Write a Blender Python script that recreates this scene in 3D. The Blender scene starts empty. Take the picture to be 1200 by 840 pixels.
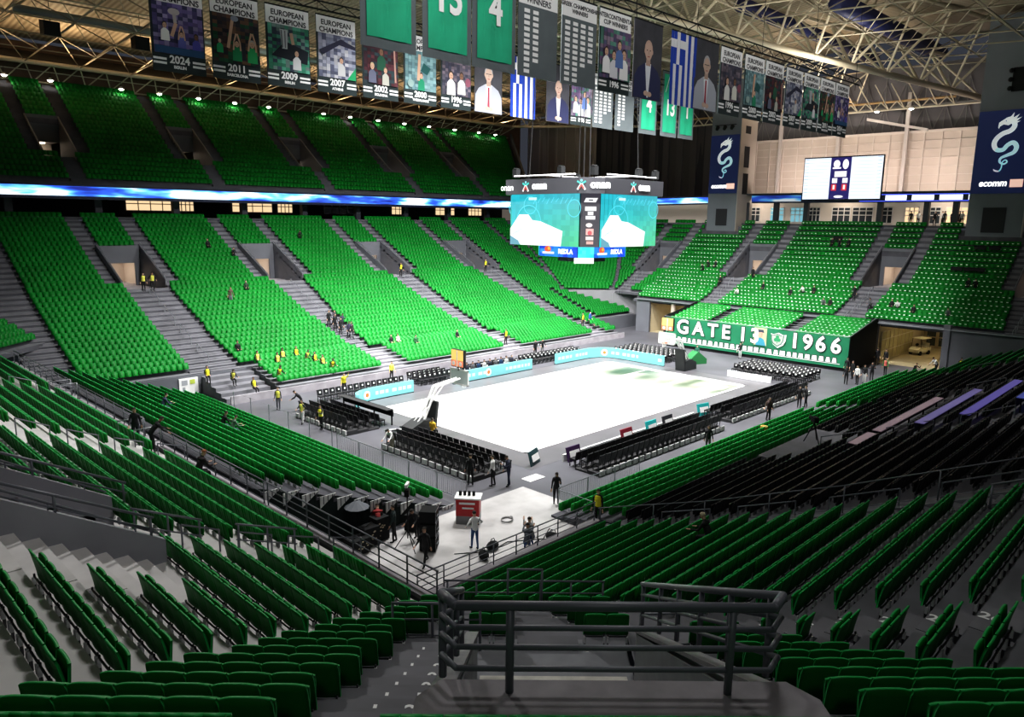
import bpy, bmesh, math, random
import numpy as np
from mathutils import Vector, Matrix, Euler

random.seed(11)
rng = np.random.default_rng(5)
SC = bpy.context.scene
COL = SC.collection
R2 = math.sqrt(2.0)

# ------------------------------------------------------------------ camera
CAM = Vector((-46.168, -37.899, 14.190))
YAW, PIT, ROL = math.radians(44.56), math.radians(-10.599), math.radians(0.690)
fwd = Vector((math.cos(PIT)*math.cos(YAW), math.cos(PIT)*math.sin(YAW), math.sin(PIT)))
rgt0 = Vector((math.sin(YAW), -math.cos(YAW), 0))
up0 = rgt0.cross(fwd)
rgt = math.cos(ROL)*rgt0 + math.sin(ROL)*up0
upv = -math.sin(ROL)*rgt0 + math.cos(ROL)*up0
cd = bpy.data.cameras.new('camera')
cd.sensor_width = 36.0
cd.lens = 875.09*36.0/1200.0
cd.clip_end = 400
cam = bpy.data.objects.new('camera', cd)
COL.objects.link(cam)
Mx = Matrix((rgt, upv, -fwd)).transposed().to_4x4()
Mx.translation = CAM
cam.matrix_world = Mx
SC.camera = cam

def depth_of(p):
    return (Vector(p)-CAM).dot(fwd)
def in_view(p, m=20):
    d = Vector(p)-CAM
    z = d.dot(fwd)
    if z < 1: return False
    x = 600+875.09*d.dot(rgt)/z; y = 420-875.09*d.dot(upv)/z
    return -m < x < 1200+m and -m < y < 840+m

# ------------------------------------------------------------------ tagging
def tag(o, label=None, cat=None, group=None, kind=None):
    if label: o['label'] = label
    if cat: o['category'] = cat
    if group: o['group'] = group
    if kind: o['kind'] = kind
    return o
def empty(name, loc=(0,0,0), rz=0.0):
    o = bpy.data.objects.new(name, None)
    o.empty_display_size = 0.2
    o.location = loc; o.rotation_euler = (0,0,rz)
    COL.objects.link(o)
    return o
def thing(name, label, cat, loc=(0,0,0), rz=0.0, group=None):
    return tag(empty(name, loc, rz), label, cat, group)
def nth(n):
    w = ['first','second','third','fourth','fifth','sixth','seventh','eighth','ninth','tenth','eleventh','twelfth','thirteenth','fourteenth','fifteenth','sixteenth','seventeenth','eighteenth','nineteenth']
    if n <= 19: return w[n-1]
    t = ['twent','thirt','fort','fift','sixt','sevent','eight','ninet'][n//10-2] if n < 100 else 'hundred'
    return t+'ieth' if n % 10 == 0 else t+'y-'+w[n % 10-1]

# ------------------------------------------------------------------ materials
MATS = {}
def mat(name, col, rough=0.6, metal=0.0, noise=0.0, nscale=3.0, emis=None, estr=0.0, bump=0.0, coat=0.0):
    if name in MATS: return MATS[name]
    m = bpy.data.materials.new(name); m.use_nodes = True
    nt = m.node_tree; b = nt.nodes['Principled BSDF']
    b.inputs['Base Color'].default_value = (*col, 1)
    b.inputs['Roughness'].default_value = rough
    b.inputs['Metallic'].default_value = metal
    if coat: b.inputs['Coat Weight'].default_value = coat
    if emis:
        b.inputs['Emission Color'].default_value = (*emis, 1)
        b.inputs['Emission Strength'].default_value = estr
    if noise or bump:
        tc = nt.nodes.new('ShaderNodeTexCoord'); nz = nt.nodes.new('ShaderNodeTexNoise')
        nz.inputs['Scale'].default_value = nscale; nz.inputs['Detail'].default_value = 6
        nt.links.new(tc.outputs['Object'], nz.inputs['Vector'])
        if noise:
            rp = nt.nodes.new('ShaderNodeValToRGB')
            rp.color_ramp.elements[0].position = .3; rp.color_ramp.elements[1].position = .7
            rp.color_ramp.elements[0].color = (*[max(0,c*(1-noise)) for c in col],1)
            rp.color_ramp.elements[1].color = (*[min(1,c*(1+noise)) for c in col],1)
            nt.links.new(nz.outputs['Fac'], rp.inputs['Fac'])
            nt.links.new(rp.outputs['Color'], b.inputs['Base Color'])
        if bump:
            bp = nt.nodes.new('ShaderNodeBump'); bp.inputs['Strength'].default_value = bump
            nt.links.new(nz.outputs['Fac'], bp.inputs['Height'])
            nt.links.new(bp.outputs['Normal'], b.inputs['Normal'])
    MATS[name] = m
    return m

def attr_mat(name, emis=0.0, rough=0.7):
    """material whose colour comes from the mesh colour attribute 'Col'"""
    if name in MATS: return MATS[name]
    m = bpy.data.materials.new(name); m.use_nodes = True
    nt = m.node_tree; b = nt.nodes['Principled BSDF']
    a = nt.nodes.new('ShaderNodeAttribute'); a.attribute_name = 'Col'
    nt.links.new(a.outputs['Color'], b.inputs['Base Color'])
    b.inputs['Roughness'].default_value = rough
    if emis:
        if emis >= .8:
            nt.links.remove(b.inputs['Base Color'].links[0]); b.inputs['Base Color'].default_value = (.02,.02,.02,1)
        nt.links.new(a.outputs['Color'], b.inputs['Emission Color'])
        b.inputs['Emission Strength'].default_value = emis
    MATS[name] = m
    return m

# ------------------------------------------------------------------ mesh builder
class MB:
    def __init__(s): s.v = []; s.f = []; s.m = []; s.c = []
    def add(s, vs, fs, mi=0, col=None):
        o = len(s.v); s.v += [tuple(v) for v in vs]
        for f in fs:
            s.f.append(tuple(i+o for i in f)); s.m.append(mi); s.c.append(col)
        return s
    def quad(s, a, b, c, d, mi=0, col=None): return s.add([a,b,c,d], [(0,1,2,3)], mi, col)
    def poly(s, pts, mi=0, col=None): return s.add(pts, [tuple(range(len(pts)))], mi, col)
    def obox(s, o, ex, ey, ez, mi=0, col=None):
        o, ex, ey, ez = Vector(o), Vector(ex), Vector(ey), Vector(ez)
        if ex.cross(ey).dot(ez) < 0: ex, ey = ey, ex
        v = [o, o+ex, o+ex+ey, o+ey]; v += [p+ez for p in v]
        return s.add(v, [(0,3,2,1),(4,5,6,7),(0,1,5,4),(1,2,6,5),(2,3,7,6),(3,0,4,7)], mi, col)
    def box(s, x0,x1,y0,y1,z0,z1, mi=0, col=None):
        return s.obox((x0,y0,z0), (x1-x0,0,0), (0,y1-y0,0), (0,0,z1-z0), mi, col)
    def cbox(s, c, sx, sy, sz, rz=0.0, mi=0, col=None):
        ca, sa = math.cos(rz), math.sin(rz)
        ex = Vector((ca*sx, sa*sx, 0)); ey = Vector((-sa*sy, ca*sy, 0)); ez = Vector((0,0,sz))
        return s.obox(Vector(c)-ex/2-ey/2-ez/2, ex, ey, ez, mi, col)
    def tube(s, p, q, r, n=8, mi=0, r2=None, caps=True, col=None):
        p, q = Vector(p), Vector(q); d = q-p
        if d.length < 1e-6: return s
        d.normalize(); a = Vector((0,0,1)) if abs(d.z) < .9 else Vector((1,0,0))
        u = d.cross(a).normalized(); w = d.cross(u)
        r2 = r if r2 is None else r2
        vs = []
        for k in range(n):
            t = 2*math.pi*k/n; e = u*math.cos(t)+w*math.sin(t)
            vs.append(p+e*r)
        for k in range(n):
            t = 2*math.pi*k/n; e = u*math.cos(t)+w*math.sin(t)
            vs.append(q+e*r2)
        fs = [(k, n+k, n+(k+1) % n, (k+1) % n) for k in range(n)]
        if caps: fs += [tuple(range(n)), tuple(range(2*n-1, n-1, -1))]
        return s.add(vs, fs, mi, col)
    def path(s, pts, r, n=8, mi=0, col=None):
        for a, b in zip(pts[:-1], pts[1:]): s.tube(a, b, r, n, mi, col=col)
        for p in pts[1:-1]: s.ball(p, r*1.01, 6, 4, mi, col)
        return s
    def ball(s, c, r, nu=10, nv=6, mi=0, col=None, sc=(1,1,1)):
        c = Vector(c); vs = [c+Vector((0,0,r*sc[2]))]
        for j in range(1, nv):
            th = math.pi*j/nv
            for i in range(nu):
                ph = 2*math.pi*i/nu
                vs.append(c+Vector((r*sc[0]*math.sin(th)*math.cos(ph), r*sc[1]*math.sin(th)*math.sin(ph), r*sc[2]*math.cos(th))))
        vs.append(c-Vector((0,0,r*sc[2]))); L = len(vs)-1
        fs = [(0, 1+i, 1+(i+1) % nu) for i in range(nu)]
        for j in range(nv-2):
            for i in range(nu):
                a = 1+j*nu+i; b = 1+j*nu+(i+1) % nu
                fs.append((a, a+nu, b+nu, b))
        o = 1+(nv-2)*nu
        fs += [(L, o+(i+1) % nu, o+i) for i in range(nu)]
        return s.add(vs, fs, mi, col)
    def prism(s, pts, ext, mi=0, col=None):
        n = len(pts); e = Vector(ext); vs = [Vector(p) for p in pts]; vs += [p+e for p in vs]
        nrm = Vector((0,0,0))
        for i in range(n): nrm += vs[i].cross(vs[(i+1) % n])
        fs = [tuple(range(n-1,-1,-1)), tuple(range(n,2*n))] + [(i,(i+1) % n,n+(i+1) % n,n+i) for i in range(n)]
        if nrm.dot(e) < 0: fs = [f[::-1] for f in fs]
        return s.add(vs, fs, mi, col)
    def mesh(s, name, mats):
        me = bpy.data.meshes.new(name)
        me.from_pydata(s.v, [], s.f)
        for m in (mats if isinstance(mats,(list,tuple)) else [mats]): me.materials.append(m)
        if any(s.m): me.polygons.foreach_set('material_index', s.m)
        if any(c is not None for c in s.c):
            at = me.color_attributes.new('Col', 'FLOAT_COLOR', 'CORNER')
            buf = []
            for p, c in zip(s.f, s.c):
                c = c or (1,1,1); buf += [c[0],c[1],c[2],1.0]*len(p)
            at.data.foreach_set('color', buf)
        me.update()
        return me
    def build(s, name, mats, parent=None, smooth=False, loc=None, rz=None):
        me = s.mesh(name, mats)
        if smooth: me.polygons.foreach_set('use_smooth', [True]*len(me.polygons))
        o = bpy.data.objects.new(name, me); COL.objects.link(o)
        if parent is not None: o.parent = parent
        if loc is not None: o.location = loc
        if rz is not None: o.rotation_euler = (0,0,rz)
        return o

def struct(o): o['kind'] = 'structure'; return o

def text_mesh(string, size, extrude=0.004, bold=0.0, align='CENTER', sx=1.0, shear=0.0):
    cu = bpy.data.curves.new('txt', 'FONT'); cu.body = string; cu.size = size
    cu.extrude = extrude; cu.offset = bold; cu.align_x = align; cu.align_y = 'CENTER'; cu.resolution_u = 3
    cu.shear = shear
    ob = bpy.data.objects.new('txt', cu); COL.objects.link(ob)
    dg = bpy.context.evaluated_depsgraph_get()
    me = bpy.data.meshes.new_from_object(ob.evaluated_get(dg))
    bpy.data.objects.remove(ob); bpy.data.curves.remove(cu)
    if sx != 1.0:
        for v in me.vertices: v.co.x *= sx
    return me
def text(name, string, size, material, M, parent=None, **kw):
    """M maps text-plane (x right, y up, z towards the reader) into the world / parent"""
    me = text_mesh(string, size, **kw); me.name = name
    me.materials.clear(); me.materials.append(material)
    me.transform(M)
    o = bpy.data.objects.new(name, me); COL.objects.link(o)
    if parent is not None: o.parent = parent
    return o
def frame(o, ex, ey):
    ex, ey = Vector(ex).normalized(), Vector(ey).normalized(); ez = ex.cross(ey)
    M = Matrix((ex, ey, ez)).transposed().to_4x4(); M.translation = Vector(o)
    return M

def dull(m, v=.3):
    m.node_tree.nodes['Principled BSDF'].inputs['Specular IOR Level'].default_value = v
    return m
# ------------------------------------------------------------------ palette
CONC  = mat('concrete_dark', (.085,.085,.10), .85, noise=.25, nscale=.6)
CONCL = mat('concrete_pale', (.36,.34,.37), .8, noise=.18, nscale=1.2)
CONCM = mat('concrete_mid', (.17,.17,.19), .8, noise=.2, nscale=.8)
WALLG = mat('grey_paint', (.13,.135,.155), .6, noise=.1, nscale=.5)
STEEL = mat('rail_paint', (.17,.175,.205), .45, .1)
STEELG= mat('galvanised', (.32,.33,.36), .4, .6)
SEATG = mat('seat_green', (.0008,.165,.016), .55, noise=.18, nscale=.35)
SEATG2= mat('seat_green_edge', (.010,.34,.075), .45)  # rim highlight put into a lighter edge colour
dull(SEATG); dull(SEATG2)
SEATK = mat('seat_black', (.006,.006,.008), .5)
SEATK2= mat('seat_black_edge', (.015,.015,.018), .45)
BRACK = mat('seat_bracket', (.72,.72,.74), .5)
BLACK = mat('black_cloth', (.006,.007,.008), .9)
WHITE = mat('white_paint', (.8,.8,.8), .5)
PAPER = mat('white_paper', (.85,.86,.84), .8)
CREAM = mat('cream_panel', (.62,.53,.46), .7, noise=.06, nscale=.4)
TRUSS = mat('truss_paint', (.60,.54,.42), .5)
TRUSSD= mat('truss_shade', (.33,.29,.22), .55)  # darker copy of the truss colour, roof shade painted in
RED   = mat('red_paint', (.45,.01,.015), .4)
PIC   = attr_mat('printed_picture', 0.0)
SCREEN= attr_mat('led_picture', 1.15)
# ------------------------------------------------------------------ the bowl: profiles of the three kinds of stand
def pS(s): return 1.5+.34*s+.0048*s*s
def pE(s): return 3.8+.30*s+.016*s*s
def pD(s): return 3.9+.344*s+.0079*s*s
def inv(z, c, a, b): return (-a+math.sqrt(max(0, a*a+4*b*(z-c))))/(2*b)
def iS(z): return inv(z,1.5,.34,.0048)
def iE(z): return inv(z,3.8,.30,.016)
def iD(z): return inv(z,3.9,.344,.0079)
OS, OE, OD = 21.4, 34.4, 41.4

def cut(iv, a, b):
    out = []
    for lo, hi in iv:
        if b <= lo or a >= hi: out.append((lo,hi)); continue
        if a > lo: out.append((lo,a))
        if b < hi: out.append((b,hi))
    return [(l,h) for l,h in out if h-l > .05]

class Facet:
    def __init__(s, name, n, t, off, prof, sbs, run, lim, voms=(), extra=None):
        s.name, s.off, s.prof, s.sbs, s.run, s.lim, s.voms, s.extra = name, off, prof, sbs, run, lim, voms, extra
        s.n, s.t = Vector((*n,0)), Vector((*t,0))
        s.ang = math.atan2(-s.n.y, -s.n.x)-math.pi/2
    def P(s, a, d, z): p = s.t*a+s.n*(s.off+d); p.z = z; return p
    def z(s, i): return s.prof(s.sbs[i])
    def aisles(s, d):
        out = []
        for v in s.voms:
            c, w = v['c'], v['w']
            if d <= v['sf']:
                L0, R0, L1, R1 = v['st']        # lower stair: left/right at the floor, left/right at the front
                k = max(0, min(1, d/max(v['sf'],.1)))
                out.append((L1+(L0-L1)*k, R1+(R0-R1)*k))
            else:
                out += [(c-w/2-v.get('sl',1.3), c-w/2), (c+w/2, c+w/2+v.get('sr',1.3))]
        return out
    def holes(s, d): return [(v['c']-v['w']/2, v['c']+v['w']/2) for v in s.voms if v['sf'] < d < v['sp']]

def vom(c, w, sf, sp, st=None, **k):
    st = st or (c-w/2, c+w/2, c-.7, c+.7)
    return dict(c=c, w=w, sf=sf, sp=sp, st=st, **k)

# limits of each row (where stands meet along the corner mitres)
def lim_side(xfree):
    def f(d, z, neg=True):
        if z < 3.95: return xfree
        return max(xfree-2.5, (OD+iD(z))*R2-(OS+d))
    return f
def lim_end(d, z): return min(60, (OD+iD(z))*R2-(OE+d))
def lim_dia(d, z):
    u = OD+d
    ys = OS+iS(z); xs = OE+iE(z)
    hi = (-(u*R2-ys)+ys)/R2; lo = (-xs+(u*R2-xs))/R2
    return lo, hi

fS = lim_side(31.4)
sbS_near = [-1.33+.79*k for k in range(35)]
sbS_far = [.5+.79*k for k in range(33)]
sbE = [1.0+.80*k for k in range(21)]
sbD = [12.95-.85*k for k in range(14,-7,-1)]

def lim_ns(i, d, z):
    L = -31.4 if z < 3.95 else -max(31.4, (OD+iD(z))*R2-(OS+d))
    return L, 34 if z < 3.95 else max(31.4, (OD+iD(z))*R2-(OS+d))
def lim_fs(i, d, z):
    hi = 60.2-(OS+d) if z < 4.6 else (OD+iD(z))*R2-(OS+d)
    lo = -33.0 if z < 3.95 else -max(33.0, (OD+iD(z))*R2-(OS+d))
    if z < 4.6: hi = min(hi, 37.5)
    return lo, hi
def lim_ne(i, d, z): v = max(23.5, lim_end(d, z)) if z > 4 else 23.5; return -v, v
def lim_fe(i, d, z): v = max(19.5, lim_end(d, z)) if z > 4.6 else 19.5; return -max(v,24), v
def lim_d(i, d, z): return lim_dia(d, z)

NS = Facet('near_side', (0,-1), (1,0), OS, pS, sbS_near, .79, lim_ns,
     [vom(-21.4,3.4,14.2,19.5,(-22.9,-20.9,-22.4,-20.9),sl=1.4,sr=1.4), vom(-6.2,3.4,14.2,19.5), vom(8.7,3.4,14.2,19.5), vom(23.2,3.6,14.2,19.5)])
FS = Facet('far_side', (0,1), (1,0), OS, pS, sbS_far, .79, lim_fs,
     [vom(-20.6,3.8,14.2,20.3,(-22.5,-18.6,-22.5,-18.6)), vom(-6.2,3.9,14.2,20.3,(-8.1,-4.3,-7.1,-5.4)),
      vom(8.7,3.5,14.2,20.3,(7.0,10.4,8.6,10.4)), vom(23.1,4.0,14.2,20.3,(20.8,25.4,23.2,25.2))])
NE = Facet('near_end', (-1,0), (0,1), OE, pE, sbE, .80, lim_ne,
     [vom(-19.5,3.4,6.3,12.5,(-20.4,-18.9,-20.1,-19.1),sl=2.6,sr=1.2), vom(-6.9,3.4,7.0,12.8), vom(8.3,3.4,8.0,13.2), vom(22.0,3.4,8.0,13.2)])
FE = Facet('far_end', (1,0), (0,1), OE, pE, sbE, .80, lim_fe,
     [vom(-23.0,3.4,8.0,13.2,sr=1.2), vom(-8.2,3.4,8.0,13.2,(-9.8,-6.7,-9.4,-6.3)), vom(8.4,3.6,8.0,13.2,(7.3,10.2,7.6,9.8)), vom(22.6,3.4,8.0,13.2)])
DN = Facet('near_corner', (-1/R2,-1/R2), (1/R2,-1/R2), OD, pD, sbD, .85, lim_d)
DR = Facet('far_right_corner', (1/R2,1/R2), (1/R2,-1/R2), OD, pD, [s for s in sbD if s > 1.5], .85, lambda i,d,z: (lambda l,h: (-h,-l))(*lim_dia(d,z)))
DL = Facet('far_left_corner', (-1/R2,1/R2), (1/R2,1/R2), OD, pD, [s for s in sbD if s > .5], .85, lim_d)

SEATS = []          # (x,y,z,ang,colour,block,row,idx)
PAPERS = []
def row_seats(F, i, ivs, colour, block, pitch=.48):
    d = F.sbs[i]; z = F.z(i)
    for lo, hi in ivs:
        n = int((hi-lo+.02)/pitch)
        if n < 1: continue
        a0 = (lo+hi)/2-(n-1)*pitch/2
        for k in range(n):
            a = a0+k*pitch; p = F.P(a, d, z)
            if F is FE and p.x > 49.2 and (13.3 < p.y < 18.9 or -20.2 < p.y < -13.7): continue
            SEATS.append((p.x, p.y, z, F.ang, colour, block, i, k, n))
            if F is FE and p.y < 19.5 and rng.random() > .06:
                q = F.P(a+rng.uniform(-.04,.04), d-.16, z+.62)
                PAPERS.append((q.x, q.y, q.z, F.ang))

ACAM = (CAM.x-CAM.y)/R2
# ---- lateral layout of the near corner block, measured from its own centre line
def dn_rows(i, d, z, lo, hi):
    l = lambda lat: ACAM+lat
    u = 18.05-d                       # distance in front of the top row
    seats = [(lo+.25, l(-1.9), 'bottom-left block')]
    tre = [(lo, hi)]; st = []
    if d > 12.6:                      # behind the parapet
        seats.append((l(-.95), l(2.95), 'row behind the parapet'))
        seats.append((l(3.8), hi-.3, 'bottom-right block'))
        st = [(l(-1.9), l(-1.0)), (l(3.0), l(3.75))]
    elif d > 4.0:                     # beside the vomitory
        seats.append((l(3.6), hi-.3, 'bottom-right block'))
        tre = [(lo, l(-.75)), (l(2.6), hi)]
        st = [(l(-1.85), l(-.8)), (l(2.65), l(3.55))]
    else:                             # in front of the vomitory floor
        seats = [(lo+.25, l(-1.45), 'small block under left rail'), (l(-.75), l(.25), 'pair left of doorway steps'),
                 (l(1.15+.22*max(0,d-1.2)), l(2.65), 'small block right of doorway steps')]
        st = [(l(-1.4), l(-.8)), (l(.3), l(1.1+.2*max(0,d-1.2)))]
    return tre, seats, st

NEC = mat('concrete_spotlit', (.62,.60,.60), .8, noise=.12, nscale=1.0)  # near-end treads: spotlight brightness put into the concrete colour
def terrace(F, seat_colour, block):
    mb = MB()
    zprev = None
    for i, d in enumerate(F.sbs):
        z = F.z(i); s0 = d-F.run+.19; s1 = d+.19
        lo, hi = F.lim(i, d, z)
        if hi-lo < .3: continue
        if F is DN:
            tre, seats, st = dn_rows(i, d, z, lo, hi)
        else:
            tre = [(lo, hi)]; st = F.aisles(d); seats = [(lo+.2, hi-.2)]
            for a, b in F.holes(d): tre = cut(tre, a, b); seats = cut(seats, a, b)
            for a, b in st: seats = cut(seats, a, b)
            st = [(max(a,lo), min(b,hi)) for a, b in st if min(b,hi)-max(a,lo) > .3]
            if F.extra: seats, st, tre = F.extra(i, d, z, seats, st, tre)
            seats = [(a, b, block(i,d,a,b)) for a, b in seats]
        zp = F.z(i-1) if i else z-.35
        for a, b in tre:
            mb.quad(F.P(a,s0,z), F.P(b,s0,z), F.P(b,s1,z), F.P(a,s1,z))
            mb.quad(F.P(a,s0,zp-.02), F.P(b,s0,zp-.02), F.P(b,s0,z), F.P(a,s0,z), 1)
        zn = F.z(i+1) if i+1 < len(F.sbs) else z+.4
        for a, b in st:
            h = (zn-z)/2
            mb.obox(F.P(a,s1-.38,z), F.t*(b-a), F.n*.38, (0,0,h), 2)
            mb.obox(F.P(a,s0,z-.0), F.t*(b-a), F.n*(F.run-.38), (0,0,.012), 2)
        for a, b, blk in seats:
            row_seats(F, i, [(a,b)], seat_colour(i,d,a,b), blk)
    # close the top with a back wall strip
    o = struct(mb.build('seating_terrace', [NEC if F is NE else CONCM, CONCL if F is NE else CONC, NEC if F is NE else CONCM]))
    return o

def near_extra(i, d, z, seats, st, tre):
    # aisle between the long rows and the corner rows
    if z >= 3.95:
        seats = cut(seats, -32.3, -31.4); st = st+[(-32.3,-31.4)]
    if d < 1.4: seats = cut(seats, -10.2, -2.2)
    if any(abs(d-q) < .42 for q in (4.0,5.8,7.6,9.4)): seats = cut(seats, -7.4, 6.4)
    return seats, st, tre
NS.extra = near_extra
def fs_extra(i, d, z, seats, st, tre):
    seats = cut(seats, -33.2, -30.2); st = st+[(-33.0,-30.3)]
    if z > 4.6: seats = cut(seats, 33.0, 33.9)
    else: seats = cut(seats, 28.9, 29.7)
    return seats, st, tre
FS.extra = fs_extra

terrace(NS, lambda i,d,a,b: 'g' if b < -21.4 else ('k' if b < 27 else 'g'), lambda i,d,a,b: 'short rows right of numbered aisle' if b < -31 else ('right-hand green block' if b < -21.4 else 'black block'))
terrace(FS, lambda i,d,a,b: 'g', lambda i,d,a,b: 'far side')
terrace(NE, lambda i,d,a,b: 'g', lambda i,d,a,b: 'short rows by grey doorway wall' if (b < -21) else ('left block below grey wall' if b < -6 else 'far left block'))
terrace(FE, lambda i,d,a,b: 'g', lambda i,d,a,b: 'far end')
terrace(DN, lambda i,d,a,b: 'g', None)
terrace(DR, lambda i,d,a,b: 'g', lambda i,d,a,b: 'far corner')
terrace(DL, lambda i,d,a,b: 'g', lambda i,d,a,b: 'far left corner')

# ---- vomitories (openings through the stands)
LAMPW = mat('corridor_lamp', (.9,.85,.75), .5, emis=(1,.86,.68), estr=9.0)
TUNW = mat('corridor_wall', (.62,.55,.50), .7)
def vom_box(F, v, upper=False):
    c, w, sf, sp = v['c'], v['w'], v['sf'], v['sp']
    i0 = max(k for k, d in enumerate(F.sbs) if d <= sf); zf = F.z(i0)
    sfr = F.sbs[i0]+.19
    zt = F.prof(sp)
    mb = MB()
    for sg in (-1, 1):
        a = c+sg*w/2; th = .16*sg
        z1 = F.prof(sfr)+.85; z2 = F.prof(sp)+.9
        pts = [F.P(a,sfr,zf-.3), F.P(a,sp+.2,zf-.3), F.P(a,sp+.2,z2), F.P(a,sfr,z1)]
        mb.prism(pts, F.t*th)
    # lintel wall above the doorway, parapet on top
    mb.obox(F.P(c-w/2,sp,zf+2.25), F.t*w, F.n*.2, (0,0,zt+.75-zf-2.25))
    mb.obox(F.P(c-w/2-.16,sp,zf-.05), F.t*(w*.18), F.n*.2, (0,0,2.3))
    mb.obox(F.P(c+w/2-w*.18+.16,sp,zf-.05), F.t*(w*.18), F.n*.2, (0,0,2.3))
    mb.quad(F.P(c-w/2,sfr-.1,zf+.005), F.P(c+w/2,sfr-.1,zf+.005), F.P(c+w/2,sp+5,zf+.005), F.P(c-w/2,sp+5,zf+.005), 1)
    # corridor behind
    e = sp+5
    mb.quad(F.P(c-w/2,e,zf), F.P(c+w/2,e,zf), F.P(c+w/2,e,zf+2.5), F.P(c-w/2,e,zf+2.5), 2)
    mb.quad(F.P(c-w/2,sp+.2,zf), F.P(c-w/2,e,zf), F.P(c-w/2,e,zf+2.5), F.P(c-w/2,sp+.2,zf+2.5), 2)
    mb.quad(F.P(c+w/2,sp+.2,zf), F.P(c+w/2,e,zf), F.P(c+w/2,e,zf+2.5), F.P(c+w/2,sp+.2,zf+2.5), 2)
    mb.quad(F.P(c-w/2,sp+.2,zf+2.5), F.P(c+w/2,sp+.2,zf+2.5), F.P(c+w/2,e,zf+2.5), F.P(c-w/2,e,zf+2.5), 2)
    mb.obox(F.P(c-.5,sp+1.6,zf+2.44), F.t*1.0, F.n*2.2, (0,0,.04), 3)
    struct(mb.build('vomitory_wall', [mat('near_wall_paint',(.34,.34,.38),.6,noise=.1,nscale=.6) if F in (NE,NS) else WALLG, CONCL, TUNW, LAMPW]))
    # handrails on the side walls and down the steps
    mrs = []
    for sg in (-1, 1):
        mr = MB(); mrs.append(('wall_rail', mr))
        a = c+sg*(w/2+.08)
        p = F.P(a, sfr+.1, F.prof(sfr)+1.0); q = F.P(a, sp, F.prof(sp)+1.08)
        mr.tube(p, q, .028, 6)
        for k in range(4):
            m = p.lerp(q, (k+.3)/4); mr.tube(m-Vector((0,0,.18)), m, .018, 5)
    if v.get('rail', True) and sf > 4:
        am = (v['st'][0]+v['st'][1])/2; ab = (v['st'][2]+v['st'][3])/2
        for j in range(4):
            s1 = sfr-1.0-j*sf*.23; s2 = s1-sf*.15
            k1 = s1/sf; 
            a1 = ab+(am-ab)*max(0,k1); a2 = ab+(am-ab)*max(0,s2/sf)
            z1, z2 = F.prof(s1), F.prof(s2)
            mr = MB(); mrs.append(('step_rail', mr))
            mr.path([F.P(a1,s1,z1-.25), F.P(a1,s1,z1+.85), F.P(a2,s2,z2+.85), F.P(a2,s2,z2-.25)], .025, 5)
    return mrs, zf
VN = {'near_side':'near side','far_side':'far side','near_end':'near end','far_end':'far end'}
for F in (FS, FE, NE, NS):
    for k, v in enumerate(F.voms):
        mrs, zf = vom_box(F, v)
        o = empty('stair_handrail')
        for nm, mr in mrs: mr.build(nm, STEEL if F in (NE, NS) else STEELG, o)
        tag(o, f'thin grey handrails framing the {nth(k+1)} doorway of the {VN[F.name]} stand, counted along its row', 'handrail', 'handrails around the stand doorways')

# ------------------------------------------------------------------ seats
def seat_quads(detail):
    """quads of one tip-up seat facing +y, seat folded up; returns verts, quads, material ids"""
    V, Q, M = [], [], []
    def box(x0,x1,y0,y1,z0,z1, lean=0.0, mi=0, topi=None, chamf=0.0):
        o = len(V)
        for z, dy in ((z0,0.0),(z1,lean)):
            c = chamf if z == z1 else 0
            V.extend([(x0+c,y0+dy,z),(x1-c,y0+dy,z),(x1-c,y1+dy,z),(x0+c,y1+dy,z)])
        for f, m in (((0,1,5,4),mi),((1,2,6,5),mi),((2,3,7,6),mi),((3,0,4,7),mi),((4,5,6,7),topi if topi is not None else mi)):
            Q.append(tuple(o+i for i in f)); M.append(m)
        if detail > 1: Q.append(tuple(o+i for i in (0,3,2,1))); M.append(mi)
    if detail == 1:
        box(-.237,.237,-.03,.02,.36,.84,-.07,0,1,.01)
        box(-.215,.215,.06,.15,.36,.72,-.01,0,1,.02)
    else:
        for k in range(3):
            x0 = -.237+k*.158; x1 = x0+.158
            dy = .012 if k != 1 else 0
            box(x0,x1,-.04+dy,.0+dy,.32,.85 if k == 1 else .845,-.08,0,1)
        box(-.222,.222,.045,.085,.40,.72,.02,0,1,.01)
        box(-.225,-.175,-.075,.0,.16,.33,0,2)
        box(.175,.225,-.075,.0,.16,.33,0,2)
    return np.array(V), np.array(Q), np.array(M)
def merge(name, V, Q, M, pos, mats, smooth=False):
    """one mesh of many copies; pos rows are x,y,z,angle"""
    pos = np.array(pos); n = len(pos); nv, nq = len(V), len(Q)
    ca, sa = np.cos(pos[:,3])[:,None], np.sin(pos[:,3])[:,None]
    X = V[None,:,0]*ca-V[None,:,1]*sa+pos[:,0:1]
    Y = V[None,:,0]*sa+V[None,:,1]*ca+pos[:,1:2]
    Z = np.broadcast_to(V[None,:,2], (n,nv))+pos[:,2:3]
    co = np.stack([X,Y,Z],-1).reshape(-1)
    fi = (Q[None]+(np.arange(n)*nv)[:,None,None]).reshape(-1)
    me = bpy.data.meshes.new(name)
    me.vertices.add(n*nv); me.vertices.foreach_set('co', co)
    me.loops.add(n*nq*4); me.loops.foreach_set('vertex_index', fi.astype(np.int32))
    me.polygons.add(n*nq)
    me.polygons.foreach_set('loop_start', np.arange(0, n*nq*4, 4, dtype=np.int32))
    me.polygons.foreach_set('material_index', np.tile(M, n).astype(np.int32))
    for m in mats: me.materials.append(m)
    me.update(calc_edges=True); me.validate()
    o = bpy.data.objects.new(name, me); COL.objects.link(o)
    return o

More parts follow.
